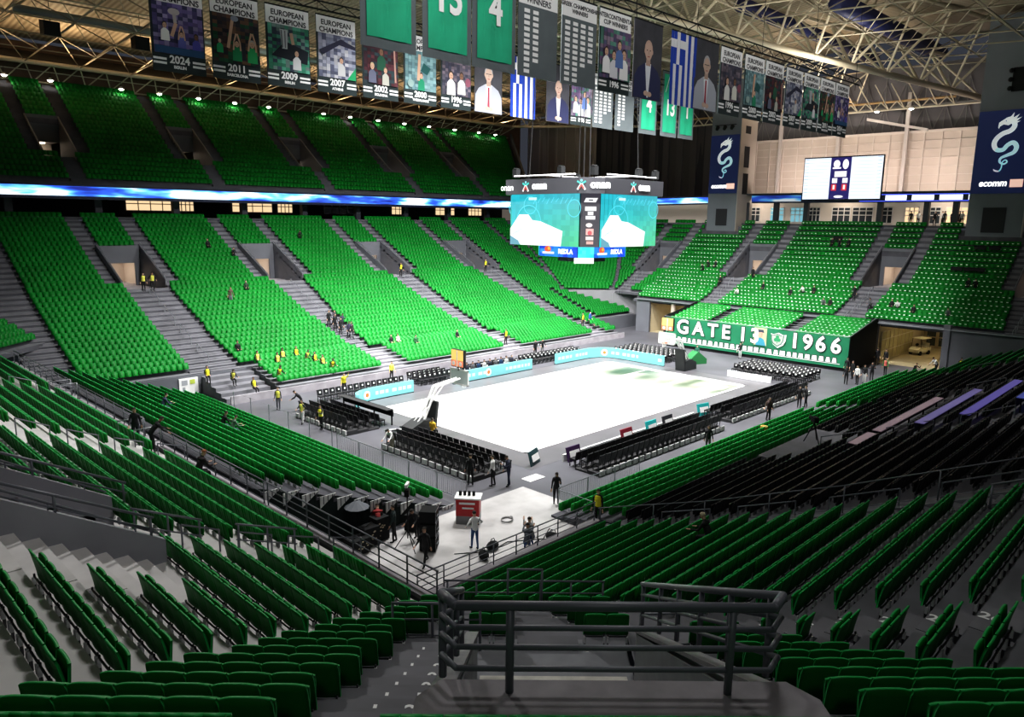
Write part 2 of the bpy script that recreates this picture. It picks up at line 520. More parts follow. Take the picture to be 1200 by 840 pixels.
def seat_proto():
    """tip-up seat: curved back, folded pan, bracket"""
    back = MB(); nx, nz = 8, 5
    def bp(i, j, y):
        u = -1+2*i/nx; t = j/nz
        x = u*.236*(1-.055*max(0,t-.75)/.25*abs(u))
        z = .31+.54*t-(.035*abs(u)**3 if j == nz else 0)
        return (x, y-.10*t**1.3+.018*u*u, z)
    vs = [bp(i,j,0) for j in range(nz+1) for i in range(nx+1)]+[bp(i,j,.035) for j in range(nz+1) for i in range(nx+1)]
    S = (nx+1)*(nz+1); fs = []
    for j in range(nz):
        for i in range(nx):
            a = j*(nx+1)+i; fs += [(a,a+1,a+nx+2,a+nx+1), (S+a+1,S+a,S+a+nx+1,S+a+nx+2)]
    back.add(vs, fs, 0)
    rim = []
    for i in range(nx): a = nz*(nx+1)+i; rim.append((a,a+1,S+a+1,S+a)); b = i; rim.append((b+1,b,S+b,S+b+1))
    for j in range(nz):
        a = j*(nx+1); rim.append((a+nx+1,a,S+a,S+a+nx+1)); b = a+nx; rim.append((b,b+nx+1,S+b+nx+1,S+b))
    o0 = 0
    for f in rim: back.f.append(f); back.m.append(1); back.c.append(None)
    pan = MB(); vs = []; fs = []
    for j in range(5):
        for i in range(7):
            u = -1+i/3; t = j/4
            vs.append((u*.222*(1-.04*(t > .9)), .045+.03*t-.01*u*u, .39+.33*t-(.015 if (j == 4 and abs(u) > .9) else 0)))
    n = len(vs); vs += [(x,y+.04,z) for x,y,z in vs]
    for j in range(4):
        for i in range(6):
            a = j*7+i; fs += [(a,a+1,a+8,a+7),(n+a+1,n+a,n+a+7,n+a+8)]
    pan.add(vs, fs, 0)
    r2 = [(28+i,29+i,n+29+i,n+28+i) for i in range(6)]+[(i+1,i,n+i,n+i+1) for i in range(6)]
    r2 += [(j*7+7,j*7,n+j*7,n+j*7+7) for j in range(4)]+[(j*7+6,j*7+13,n+j*7+13,n+j*7+6) for j in range(4)]
    for f in r2: pan.f.append(f); pan.m.append(1); pan.c.append(None)
    br = MB()
    for sx in (-1,1):
        br.obox((sx*.2-.022,-.075,.17), (.044,0,0), (0,.05,0), (0,0,.14))
        br.obox((sx*.2-.012,-.05,.02), (.024,0,0), (0,.03,0), (0,0,.34), 1)
    br.obox((-.2,-.045,.29), (.40,0,0), (0,.025,0), (0,0,.025), 1)
    return back, pan, br
# ------------------------------------------------------------------ place all stand seats
# retractable rows in front of the side stands
def tele(y0, dy, z0, dz, n, x0, x1, gaps, face, colour, block):
    mb = MB()
    ang = math.pi if face < 0 else 0.0
    for k in range(n):
        y = y0+dy*k; z = z0+dz*k
        iv = [(x0, x1)]
        for g in gaps: iv = cut(iv, *g)
        for a, b in iv:
            m = int((b-a)/.48); s = (a+b)/2-(m-1)*.24
            for j in range(m): SEATS.append((s+.48*j, y, z, ang, colour, block, k, j, m))
        s = 1 if dy > 0 else -1
        mb.obox((x0, y-s*.58, 0), (x1-x0,0,0), (0,s*.8,0), (0,0,z))
    return mb
mb = tele(16.9, .78, .70, .19, 6, -17.6, 27.5, [(-7.3,-4.6),(8.2,10.8),(22.8,25.3)], -1, 'g', 'far side front rows')
for gx in (-6.0, 9.5, 24.0):          # pale timber steps in the gaps
    for k in range(6): mb.obox((gx-1.2, 16.1+.78*k, .0), (2.4,0,0), (0,.42,0), (0,0,.55+.19*k), 1)
for k in range(5): mb.obox((-21.8, 16.8+.9*k, 0), (4.1,0,0), (0,.9,0), (0,0,.28*(k+1)), 0)
mb.obox((-21.8,16.0,0), (50,0,0), (0,.12,0), (0,0,.62), 1)
struct(mb.build('seating_terrace', [CONCM, CONCL]))
mb = tele(-15.9, -.74, .10, .17, 6, -20.4, 6.5, [], 1, 'g', 'front green rows of the near side stand')
struct(mb.build('seating_terrace', [CONC]))
mb = tele(-15.9, -.74, .10, .17, 6, 9.0, 27.0, [], 1, 'g', 'front green rows of the near side stand')
struct(mb.build('seating_terrace', [CONC]))

# front rows of the two end stands
def end_rows(sgn, xf, n, run, z0, dz, y0, y1, gaps, block):
    mb = MB()
    for k in range(n):
        x = sgn*(xf+run*k); z = z0+dz*k
        iv = [(y0,y1)]
        for g in gaps: iv = cut(iv, *g)
        for a, b in iv:
            m = int((b-a)/.48); s = (a+b)/2-(m-1)*.24
            for j in range(m):
                SEATS.append((x, s+.48*j, z, math.pi/2 if sgn > 0 else -math.pi/2, 'g', block, k, j, m))
                if sgn > 0: PAPERS.append((x-.16, s+.48*j+rng.uniform(-.04,.04), z+.62, math.pi/2))
        xa, xb = sgn*(xf+run*k-run+.2), sgn*(xf+run*k+.2)
        mb.box(min(xa,xb), max(xa,xb), y0-.1, y1+.1, z-.12, z)
        mb.box(min(xa,xa+sgn*.05), max(xa,xa+sgn*.05), y0-.1, y1+.1, z-dz-.12, z)
        for g in gaps: mb.box(min(xa,xb)+(.4 if sgn > 0 else 0), max(xa,xb)-(0 if sgn > 0 else .4), g[0], g[1], z, z+dz/2, 1)
        if sgn < 0:   # white frames under the open right end
            zz = z+.05
            mb.prism([(xb+.05,y0-.26,zz), (xa-.02,y0-.26,zz), (xb+.05,y0-.26,zz-.52)], (0,.04,0), 2)
            for q in (.25,.5,.75): mb.obox((xb+(xa-xb)*q-.02,y0-.28,zz-.5*(1-q)),(.03,0,0),(0,.02,0),(0,0,.5*(1-q)),0)
    return mb
mb = end_rows(1, 27.9, 8, .8, 2.55, .165, -11.0, 9.4, [(-5.4,-3.9),(3.6,4.8)], 'front rows behind the long green banner')
struct(mb.build('seating_terrace', [CONC, CONCM]))
mb = end_rows(-1, 23.6, 12, .84, .15, .29, -10.9, 18.0, [], 'front block of the near end stand')
struct(mb.build('seating_terrace', [CONC, CONCM, mat('pale_frame', (.6,.6,.6), .5)]))

# upper tier over the far side
UPV = [(-38,2.6),(-22.5,3.0),(-8.0,3.0),(6.5,3.0),(21.0,3.0),(34,2.6)]
mb = MB()
for k in range(20):
    y = 47.6+.75*k; z = 17.35+.565*k
    x0, x1 = -62, 43.5+.9*k*.55
    iv = [(x0,x1)]; st = []
    for c, w in UPV:
        if 5 <= k < 12: iv = cut(iv, c-w/2-1.2, c+w/2+1.2); st += [(c-w/2-1.1,c-w/2-.2),(c+w/2+.2,c+w/2+1.1)]
        elif k >= 12: iv = cut(cut(iv, c-w/2-1.2, c-w/2-.1), c+w/2+.1, c+w/2+1.2); st += [(c-w/2-1.1,c-w/2-.2),(c+w/2+.2,c+w/2+1.1)]
        else: iv = cut(iv, c-.2, c+1.2); st += [(c-.2,c+1.2)]
    tre = [(x0,x1)]
    if 5 <= k < 12:
        for c, w in UPV: tre = cut(tre, c-w/2, c+w/2)
    for a, b in tre:
        mb.quad((a,y-.56,z),(b,y-.56,z),(b,y+.19,z),(a,y+.19,z)); mb.quad((a,y-.56,z-.565),(b,y-.56,z-.565),(b,y-.56,z),(a,y-.56,z))
    for a, b in st: mb.obox((a,y-.1,z),(b-a,0,0),(0,.29,0),(0,0,.28),1)
    for a, b in iv:
        m = int((b-a)/.48); s = (a+b)/2-(m-1)*.24
        for j in range(m): SEATS.append((s+.48*j, y, z, math.pi, 'g', 'upper tier', k, j, m))
for c, w in UPV:
    zf = 17.35+.565*4
    for sg in (-1,1):
        mb.prism([(c+sg*w/2,50.9,zf), (c+sg*w/2,56.4,zf), (c+sg*w/2,56.4,zf+4.9), (c+sg*w/2,50.9,zf+.9)], (sg*.15,0,0), 2)
    mb.box(c-w/2, c+w/2, 56.3, 56.5, zf+2.1, zf+4.9, 2)
    mb.quad((c-w/2,50.8,zf),(c+w/2,50.8,zf),(c+w/2,60,zf),(c-w/2,60,zf),2)
    mb.quad((c-w/2,59.5,zf),(c+w/2,59.5,zf),(c+w/2,59.5,zf+2.2),(c-w/2,59.5,zf+2.2),3)
    mb.obox((c-.4,57.5,zf+2.05),(.8,0,0),(0,1.2,0),(0,0,.04),4)
    mb.quad((c-w/2,56.5,zf+2.15),(c+w/2,56.5,zf+2.15),(c+w/2,60,zf+2.15),(c-w/2,60,zf+2.15),3)
# sloping end wall of the tier
mb.prism([(43.8,47,16),(54.2,62.2,16),(54.2,62.2,29.4),(43.8,47,17.9)], (.3,-.2,0), 2)
struct(mb.build('seating_terrace', [CONC, CONC, WALLG, TUNW, LAMPW]))

# ---- choose the individually built seats
def dist(s): return (Vector(s[:3])-CAM).length
green = [s for s in SEATS if s[4] == 'g']; black = [s for s in SEATS if s[4] == 'k']
def pick(lst, n, m=10):
    vis = [k for k, s in enumerate(lst) if in_view((s[0],s[1],s[2]+.5), m)]
    vis.sort(key=lambda k: dist(lst[k]))
    return set(vis[:n])
gi = pick(green, 300, 25); ki = pick(black, 300)

back, pan, br = seat_proto()
meB = back.mesh('backrest', [SEATG, SEATG2]); meP = pan.mesh('seat_pan', [SEATG, SEATG2]); meR = br.mesh('bracket', [BRACK, mat('bracket_shaded',(.05,.05,.055),.5)])  # dark bracket legs carry the shade under the seats in their colour
for me in (meB, meP): me.polygons.foreach_set('use_smooth', [True]*len(me.polygons))
proto = None
used_labels = set()
# rows are counted from the row nearest the camera
gl = sorted(gi, key=lambda k: dist(green[k]))
rows_in_block = {}
for k in gl:
    s = green[k]; rows_in_block.setdefault(s[5], set()).add(s[6])
for k in gl:
    s = green[k]
    rr = sorted(rows_in_block[s[5]], reverse=True)
    lab = f'dark green seat, {nth(s[7]+1)} from left, {nth(rr.index(s[6])+1)} row up, {s[5]}'
    if proto is None:
        proto = empty('stadium_seat')
        for nm, me in (('backrest',meB),('seat_pan',meP),('bracket',meR)):
            o = bpy.data.objects.new(nm, me); COL.objects.link(o); o.parent = proto
        r = proto; kids = list(proto.children)
    else:
        r = proto.copy(); COL.objects.link(r)
        for ch in kids:
            c = ch.copy(); COL.objects.link(c); c.parent = r
    r.location = s[:3]; r.rotation_euler = (0,0,s[3])
    tag(r, lab, 'seat', 'green tip-up seats in the near blocks')

V1, Q1, M1 = seat_quads(1); V2, Q2, M2 = seat_quads(2)
rest = [s for k, s in enumerate(green) if k not in gi]
def stuff_mesh(near, far, nm, mats):
    """two levels of detail merged in one object"""
    Va, Qa, Ma = V2, Q2, M2
    o1 = merge(nm, Va, Qa, Ma, [s[:4] for s in near], mats)
    o2 = merge(nm, V1, Q1, M1, [s[:4] for s in far], mats)
    bm = bmesh.new(); bm.from_mesh(o1.data); bm.from_mesh(o2.data); bm.to_mesh(o1.data); bm.free()
    bpy.data.objects.remove(o2)
    return o1
lim = 34
o = stuff_mesh([s for s in rest if dist(s) <= lim], [s for s in rest if dist(s) > lim], 'stadium_seats', [SEATG, SEATG2, BRACK])
tag(o, 'all the more distant green tip-up seats filling the stands around the court', 'seats', kind='stuff')
rk = [s for k, s in enumerate(black) if k not in ki]
o = stuff_mesh([s for s in rk if dist(s) <= lim], [s for s in rk if dist(s) > lim], 'black_seats', [SEATK, SEATK2, BRACK])
tag(o, 'more distant black seats of the near side stand, beyond the nearest rows', 'seats', kind='stuff')
mk = MB()
for q in Q2: pass
bseat = bpy.data.meshes.new('black_seat'); bseat.from_pydata([tuple(v) for v in V2], [], [tuple(int(i) for i in q) for q in Q2])
for m in (SEATK, SEATK2, mat('dull_bracket',(.12,.12,.13),.5)): bseat.materials.append(m)
bseat.polygons.foreach_set('material_index', [int(m) for m in M2])
kl = sorted(ki, key=lambda k: dist(black[k]))
krows = sorted({black[k][6] for k in kl})
for k in kl:
    s = black[k]
    o = bpy.data.objects.new('black_seat', bseat); COL.objects.link(o)
    o.location = s[:3]; o.rotation_euler = (0,0,s[3])
    tag(o, f'black seat, {nth(s[7]+1)} in {nth(krows.index(s[6])+1)} row, beyond the diagonal stair rail', 'seat', 'black seats beyond the stair rail')
if PAPERS:
    Vp = np.array([(-.09,0,-.05),(.09,0,-.05),(.085,-.035,.07),(-.085,-.035,.07)]); Qp = np.array([[0,1,2,3]])
    o = merge('paper_sheets', Vp, Qp, np.array([0]), PAPERS, [PAPER])
    tag(o, 'white paper sheets laid on the green seats of the far end stand', 'paper', kind='stuff')
# ------------------------------------------------------------------ floor and court
FLOOR = mat('arena_floor', (.10,.10,.115), .45, noise=.25, nscale=.25)
mb = MB(); mb.quad((-75,-75,0),(75,-75,0),(75,75,0),(-75,75,0))
struct(mb.build('floor', [FLOOR]))
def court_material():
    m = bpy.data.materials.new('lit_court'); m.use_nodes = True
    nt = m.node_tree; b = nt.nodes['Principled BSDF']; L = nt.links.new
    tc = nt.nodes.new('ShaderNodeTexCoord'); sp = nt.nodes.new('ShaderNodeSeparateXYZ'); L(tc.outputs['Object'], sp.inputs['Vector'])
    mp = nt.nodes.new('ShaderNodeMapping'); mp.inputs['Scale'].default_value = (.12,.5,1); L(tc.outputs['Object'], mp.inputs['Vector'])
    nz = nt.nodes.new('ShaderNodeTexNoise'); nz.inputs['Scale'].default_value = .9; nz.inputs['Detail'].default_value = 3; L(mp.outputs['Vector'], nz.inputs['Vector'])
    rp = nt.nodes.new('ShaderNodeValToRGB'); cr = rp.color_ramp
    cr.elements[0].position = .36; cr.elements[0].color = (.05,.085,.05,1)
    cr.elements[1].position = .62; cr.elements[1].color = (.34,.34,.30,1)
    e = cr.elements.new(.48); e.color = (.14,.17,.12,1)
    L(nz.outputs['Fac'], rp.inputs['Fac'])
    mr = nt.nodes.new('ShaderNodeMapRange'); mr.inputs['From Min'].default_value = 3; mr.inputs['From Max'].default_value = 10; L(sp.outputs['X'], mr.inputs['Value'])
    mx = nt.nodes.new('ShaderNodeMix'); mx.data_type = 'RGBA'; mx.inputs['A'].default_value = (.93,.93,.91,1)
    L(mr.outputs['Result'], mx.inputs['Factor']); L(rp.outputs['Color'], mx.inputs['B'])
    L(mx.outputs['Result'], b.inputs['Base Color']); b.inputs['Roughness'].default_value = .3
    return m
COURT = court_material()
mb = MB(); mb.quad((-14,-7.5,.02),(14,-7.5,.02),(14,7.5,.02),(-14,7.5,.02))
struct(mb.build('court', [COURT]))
BORD = mat('court_border', (.125,.122,.132), .35, noise=.12, nscale=.6)
mb = MB(); mb.quad((-16.1,-9.9,.01),(16.1,-9.9,.01),(16.1,9.9,.01),(-16.1,9.9,.01))
struct(mb.build('court_border', [BORD]))
mb = MB()
for a, b, c, d in ((-14.1,14.1,-7.6,-7.35),(-14.1,14.1,7.35,7.6),(-14.1,-13.9,-7.6,7.6),(13.85,14.1,-7.6,7.6),(13.3,13.45,-7.1,7.1)):
    mb.box(a,b,c,d,.022,.026)
mb.box(8.2,8.35,-2.45,2.45,.022,.026); mb.box(8.2,14,-2.45,-2.32,.022,.026); mb.box(8.2,14,2.32,2.45,.022,.026)
for k in range(28):
    t0 = math.pi/2+math.pi*k/28; t1 = math.pi/2+math.pi*(k+1)/28
    mb.quad(*[(12.4+r*math.cos(t), r*math.sin(t), .024) for r, t in ((6.7,t0),(6.6,t0),(6.6,t1),(6.7,t1))])
struct(mb.build('court_line', [WHITE]))
# pale lit floor of the corner entrance
mb = MB(); mb.quad((-34,-26,.006),(-18.4,-18.6,.006),(-18.4,-11.5,.006),(-34,-11.5,.006))
struct(mb.build('entrance_floor', [mat('entrance_screed', (.46,.45,.45), .5, noise=.2, nscale=.7)]))
# ------------------------------------------------------------------ the doorway block just below the viewpoint
def Q(lat, u, z): return DN.P(ACAM+lat, 18.05-u, z)
T_, N_ = DN.t, -DN.n           # to the right / towards the court
mb = MB()
# parapet slab over the doorway with chamfered ends
mb.prism([Q(-.74,5.32,10.06),Q(2.70,5.32,10.06),Q(2.70,5.70,10.06),Q(2.50,5.95,10.06),Q(-.54,5.95,10.06),Q(-.74,5.70,10.06)], (0,0,.14), 1)
mb.obox(Q(-.70,5.40,9.2), T_*3.36, N_*.14, (0,0,.9), 0)
mb.obox(Q(-.46,5.62,7.6), T_*2.78, N_*.2, (0,0,2.46), 0)
# side walls, sloping with the stand
for lat, th, ue in ((-.62,.17,11.9), (2.33,.17,12.0)):
    mb.prism([Q(lat,5.5,5.2),Q(lat,ue,5.2),Q(lat,ue,7.05),Q(lat,5.5,10.12)], T_*th, 0)
    mb.prism([Q(lat-.02,ue+.02,7.06),Q(lat-.02,5.9,10.1),Q(lat-.02,5.9,10.16),Q(lat-.02,ue+.02,7.12)], T_*(th+.04), 1)
mb.prism([Q(-.75,12,5.28),Q(2.6,12,5.28),Q(2.6,14.3,5.28),Q(-.75,14.3,5.28)], (0,0,.02), 0)
mb.prism([Q(-.5,3.0,5.28),Q(2.35,3.0,5.28),Q(2.35,12,5.28),Q(-.5,12,5.28)], (0,0,.02), 1)
mb.prism([Q(-.46,12.0,5.3),Q(2.45,12.0,5.3),Q(2.45,13.36,5.3),Q(-.46,13.36,5.3)], (0,0,.012), 2)  # pale strip paints the lit part of the doorway floor
mb.quad(Q(-.5,2.5,5.2),Q(2.4,2.5,5.2),Q(2.4,2.5,8),Q(-.5,2.5,8),0)
# step edges down in front of the doorway floor
for k in range(8):
    u = 14.3+.42*k; s = 18.05-u
    mb.prism([Q(.25,u,pD(s)-.5),Q(1.7,u,pD(s)-.5),Q(1.7,u+.42,pD(s)-.5),Q(.25,u+.42,pD(s)-.5)], (0,0,.5-.02), 0)
struct(mb.build('vomitory_wall', [mat('parapet_wall',(.26,.265,.29),.65,noise=.15,nscale=2), mat('parapet_cap',(.24,.225,.245),.6,noise=.2,nscale=3), mat('doorway_lit_strip',(.62,.60,.55),.5,noise=.15,nscale=4)]))

def part_tube(name, pts, r, parent, m, n=10):
    return MB().path(pts, r, n).build(name, [m], parent, smooth=True)

def guard(label, cat, pts, posts, heights, rtop, rbar, rpost, m, group=None, name='guard_rail', low=0.0):
    """pts: base polyline; rails run at the given heights above it; posts at listed (segment, t)"""
    P0 = Vector(pts[0]); t = thing(name, label, cat, P0, 0, group)
    loc = [Vector(p)-P0 for p in pts]
    for k, h in enumerate(heights):
        part_tube('top_rail' if k == 0 else 'rail', [p+Vector((0,0,h)) for p in loc], rtop if k == 0 else rbar, t, m)
    for sgm, f in posts:
        p = loc[sgm].lerp(loc[sgm+1], f)
        MB().tube(p-Vector((0,0,low)), p+Vector((0,0,heights[0]-.01)), rpost, 8).build('post', [m], t, smooth=True)
    return t
# guard rail around the opening: left side, back, right side
zr = 10.2
def arc(c, e0, e1, r, n=4):
    return [c+e0*(r*math.cos(k*math.pi/2/n))+e1*(r*math.sin(k*math.pi/2/n)) for k in range(n+1)]
pl = [Q(-.54,8.9,zr-.48*3.14)]+[Q(-.54,5.98,zr)]+[Q(-.40,5.78,zr)]+[Q(2.28,5.78,zr)]+[Q(2.42,5.98,zr)]+[Q(2.42,12.1,zr-.5*6.12)]
guard('thick dark tubular guard rail around the doorway opening, nearest the camera', 'railing', pl,
      [(0,.03),(0,.36),(0,.68),(0,.97),(2,.17),(2,.87),(4,.04),(4,.22),(4,.40),(4,.58),(4,.76),(4,.98)], [.80,.60,.42,.22], .043, .026, .036, STEEL)
# rails in front of the corner block
pl = [Q(-1.55,18.0,3.9),Q(2.62,18.0,3.9)]
guard('dark rail closing the foot of the corner steps, above the entrance floor', 'railing', pl, [(0,.02),(0,.2),(0,.6),(0,.79),(0,.99)], [1.05,.72,.40,.14], .028,.018,.026, STEEL)
o = thing('gate_hoop', 'taller dark hoop rail standing in the middle of the corner rail', 'railing', Q(.1,17.9,3.95))
b0 = Q(.1,17.9,3.95)
part_tube('hoop', [Q(.1,17.9,3.95)-b0, Q(.1,17.9,5.32)-b0, Q(.98,17.9,5.32)-b0, Q(.98,17.9,3.95)-b0], .03, o, STEEL)
pl = [Q(-2.32,14.25,5.28),Q(-.45,14.25,5.28)]
guard('dark rail across the foot of the left numbered steps, behind the guard rail', 'railing', pl, [(0,.01),(0,.45),(0,.98)], [1.08,.72,.36], .03,.02,.028, STEEL)
pl = [Q(2.75,13.9,5.3),Q(4.1,13.9,5.35)]
guard('short dark rail across the foot of the right numbered steps', 'railing', pl, [(0,.02),(0,.97)], [1.05,.72,.36], .03,.02,.028, STEEL)
# rail along the front of the left stand (four lengths)
for k, (ya, yb) in enumerate(((-23.6,-14.2),(-14.0,-4.6),(-2.6,7.2),(8.4,21.5))):
    n = int(abs(yb-ya)/1.25)
    guard(f'four-bar dark rail on the pale kerb of the left stand, {nth(k+1)} length from the corner', 'railing', [(-34.35,ya,4.1),(-34.35,yb,4.1)],
          [(0,min(.995,max(.005,j/n))) for j in range(n+1)], [.86,.62,.38,.14], .026, .018, .026, STEEL, 'rails along the left stand')
for k,(ya,yb) in enumerate(((-4.6,-2.6),(7.2,8.4))):
    t = guard(f'short stair-gate rails beside the gap in the left stand rail, {nth(k+1)} gap from the corner', 'railing', [(-34.4,ya,4.1),(-35.5,ya,4.1)], [(0,.02),(0,.98)], [.95,.62,.3], .028,.018,.028, STEELG)
    t = guard(f'short galvanised stair-gate rails, far edge of the {nth(k+1)} gap in the left stand rail', 'railing', [(-34.4,yb,4.1),(-35.5,yb,4.1)], [(0,.02),(0,.98)], [.95,.62,.3], .028,.018,.028, STEELG)
mb = MB(); mb.box(-34.5,-34.2,-23.7,22,0,4.1); mb.box(-34.52,-34.18,-23.7,22,4.0,4.12,1)
mb.prism([(-34.4,-23.6,0),(-31.0,-27.6,0),(-31.0,-27.6,3.9),(-34.4,-23.6,4.0)], (-.15,-.15,0))
struct(mb.build('kerb_wall', [CONCM, CONCL]))
# rail and kerb in front of the right-hand green block
mb = MB(); mb.box(-31.6,-21.0,-18.75,-18.45,0,1.0); mb.box(-31.6,-21.0,-18.77,-18.43,.98,1.06,1); mb.box(-31.6,-19.2,-19.7,-18.7,.2,.72,0)
mb.box(-31.6,-31.45,-27,-18.6,0,1.0)
struct(mb.build('kerb_wall', [CONCM, CONCL]))
n = 8
guard('four-bar dark rail above the entrance floor, in front of the right-hand green block', 'railing', [(-31.2,-18.6,1.05),(-21.2,-18.6,1.05)], [(0,min(.995,max(.005,j/n))) for j in range(n+1)], [.86,.62,.38,.14], .026,.018,.026, STEEL)
# stair rail between the green block and the black block
base = [NS.P(-22.0, s, pS(s)+.30) for s in (-2.0,3,8,13.4)]
guard('long thin rail climbing between the green rows and the black rows', 'railing', base, [(0,.02),(0,.55),(1,0),(1,.5),(2,0),(2,.5),(2,.97)], [.95,.12], .022,.014,.024, STEEL)
mb = MB()
for s0, s1 in zip(np.arange(-2,13.4,1.0), np.arange(-1,14.4,1.0)):
    mb.prism([NS.P(-22.1,s0,pS(s0)-.4),NS.P(-22.1,s1,pS(s1)-.4),NS.P(-22.1,s1,pS(s1)+.28),NS.P(-22.1,s0,pS(s0)+.28)], (.3,0,0))
struct(mb.build('kerb_wall', [CONCM]))
t = guard('short steep dark rail at the head of the stairs on the right', 'railing', [NS.P(-23.6,12.3,pS(12.3)),NS.P(-23.6,13.6,pS(13.6))], [(0,.03),(0,.97)], [.95,.66,.36], .028,.02,.028, STEEL)
# dark rails around the doorway in the left stand
F = NE
for k,(a, s0, s1) in enumerate(((-17.7,5.6,12.4),(-21.3,6.2,12.4))):
    pts = [F.P(a,s,pE(s)+.75) for s in (s0,(s0+s1)/2,s1)]
    guard(['dark two-bar rail on the far wall of the left doorway','dark two-bar rail on the near wall of the left doorway'][k], 'railing', pts, [(0,.02),(0,.6),(1,.2),(1,.8)], [.55,.28], .032,.022,.03, STEEL)
for k,(a, s0, s1) in enumerate(((-19.2,1.6,3.4),(-19.2,4.3,6.0))):
    pts = [F.P(a,s,pE(s)) for s in (s0,s1)]
    guard(f'short dark handrail on the steps below the left doorway, {nth(k+1)} from the front', 'railing', pts, [(0,.04),(0,.5),(0,.96)], [.95,.5], .028,.02,.028, STEEL)
# painted row numbers on the step edges
NUM = mat('painted_number', (.9,.9,.9), .6)
for i, d in enumerate(sbD):
    if not (4.5 < d < 13.2): continue
    for k, lat in enumerate((-1.55,-1.12)):
        p = Q(lat, 18.05-d+.42, pD(d)+.016)
        text('row_number', str(max(1,int((d-1)/.85)+1) % 10) if k else str(max(1,int((d-1)/.85)+1) // 10 or 1), .30, NUM, frame(p, T_, -DN.n), extrude=.001, bold=.008)['kind'] = 'structure'
for i, d in enumerate(sbS_near):
    z = pS(d)
    if z < 4 or d > 17.5: continue
    p = NS.P(-31.7, d-.40, z+.018)
    text('row_number', str(i+6), .36, NUM, frame(p, (0,-1,0), (1,0,0)), extrude=.001, bold=.01)['kind'] = 'structure'
# ------------------------------------------------------------------ walls, tunnels, galleries, roof
mb = MB()
mb.box(-33.2,-18.0,21.15,21.5,0,1.62); mb.box(25.4,38.2,21.15,21.5,0,1.6); mb.box(-33.2,-33.0,21.2,27,0,3.2)
struct(mb.build('wall_far_side', [WALLG]))
# white wall sign on the low wall
t = thing('wall_sign', 'white square information board fixed to the low grey wall, far left', 'sign', (-22.9,21.1,.15))
MB().box(-.75,.75,-.05,.05,0,1.3).build('board', [WHITE], t)
mb = MB(); mb.box(-.55,-.1,-.07,-.05,.75,1.15); mb.box(.1,.5,-.07,-.05,.8,1.15,1); mb.box(-.5,-.3,-.07,-.05,.15,.6,0)
mb.build('printed_panel', [mat('print_grey',(.35,.37,.4),.6), mat('print_lime',(.5,.6,.1),.6)], t)
tag(MB().box(-21.5,-20.9,21.0,21.12,.75,1.25).build('junction_box',[WHITE]), 'small white box on the low grey wall beside the square board', 'box')
# corner wall under the far right corner seats
mb = MB(); mb.prism([(40.2,20.0,0),(31.2,29.0,0),(31.2,29.0,4.75),(40.2,20.0,4.75)], (.2,.2,0)); mb.prism([(40.2,20.0,0),(36.6,17.2,0),(36.6,17.2,4.9),(40.2,20.0,4.75)], (.2,-.1,0))
struct(mb.build('wall_far_corner', [mat('light_grey_wall',(.21,.21,.225),.7,noise=.1,nscale=.4)]))
# far end: ledge, wall right of the tunnel, ribs
mb = MB()
mb.box(34.2,34.6,-24.5,18.5,3.95,4.28); mb.box(33.95,34.2,-24.5,18.5,4.12,4.2,1)
mb.box(34.2,34.6,-34,-17.6,0,4.0); mb.box(34.0,34.7,-18.0,-17.4,0,4.6)
mb.box(34.2,34.6,-11.3,9.6,0,4.0); mb.box(34.2,34.6,16.6,18.6,0,4.0)
mb.box(34.2,60,-34,-24.5,4.0,4.9)
struct(mb.build('wall_far_end', [WALLG, STEELG]))
# tunnel interiors
TANW = mat('tunnel_wall', (.42,.36,.25), .7, noise=.1, nscale=.5); TANF = mat('tunnel_floor', (.36,.31,.20), .45, noise=.1, nscale=.5)
mb = MB()
for y0, y1, xe in ((-17.5,-11.4,49.5),(9.8,16.6,47)):
    mb.quad((34.5,y0,.012),(xe,y0,.012),(xe,y1,.012),(34.5,y1,.012),1)
    mb.quad((xe,y0,0),(xe,y1,0),(xe,y1,4),(xe,y0,4)); mb.quad((34.5,y0,0),(xe,y0,0),(xe,y0,4),(34.5,y0,4)); mb.quad((34.5,y1,0),(xe,y1,0),(xe,y1,4),(34.5,y1,4))
    mb.quad((34.5,y0,4),(xe,y0,4),(xe,y1,4),(34.5,y1,4),0)
    for k in range(3): mb.box(37+4*k,39.2+4*k,(y0+y1)/2-.15,(y0+y1)/2+.15,3.92,3.98,2)
struct(mb.build('tunnel_wall', [TANW, TANF, mat('tunnel_lamp',(.9,.8,.6),.5,emis=(1,.82,.5),estr=16)]))
GLASSD = mat('dark_glass',(.05,.06,.06),.1); FRAMEY = mat('tan_frame',(.40,.34,.22),.5)
for k, y in enumerate((-12.3,-13.6,-15.3,-16.6)):
    t = thing('door', ['tan framed glass door at the back of the lit tunnel, leftmost','tan framed glass door at the back of the lit tunnel, second from left','tan framed glass door at the back of the lit tunnel, third from left','tan framed glass door at the back of the lit tunnel, rightmost'][k], 'door', (49.4,y,0))
    mb = MB()
    for a, b in ((-.6,-.48),(.48,.6)): mb.box(-.08,0,a,b,0,2.7)
    mb.box(-.08,0,-.6,.6,2.55,2.7); mb.box(-.08,0,-.6,.6,0,.25); mb.box(-.08,0,-.6,.6,1.2,1.3)
    mb.build('door_frame', [FRAMEY], t); MB().box(-.05,-.02,-.48,.48,.25,2.55).build('pane', [GLASSD], t); MB().box(-.14,-.08,.3,.34,.9,1.4).build('handle', [STEELG], t)
t = thing('shopfront', 'tan framed glazed partition along the left wall of the lit tunnel', 'partition', (40,-11.5,0))
mb = MB()
for x in np.arange(-5,5.1,1.25): mb.box(x-.05,x+.05,-.1,0,0,3.2)
for z in (0.05,1.1,2.3,3.15): mb.box(-5,5,-.1,0,z-.05,z+.05)
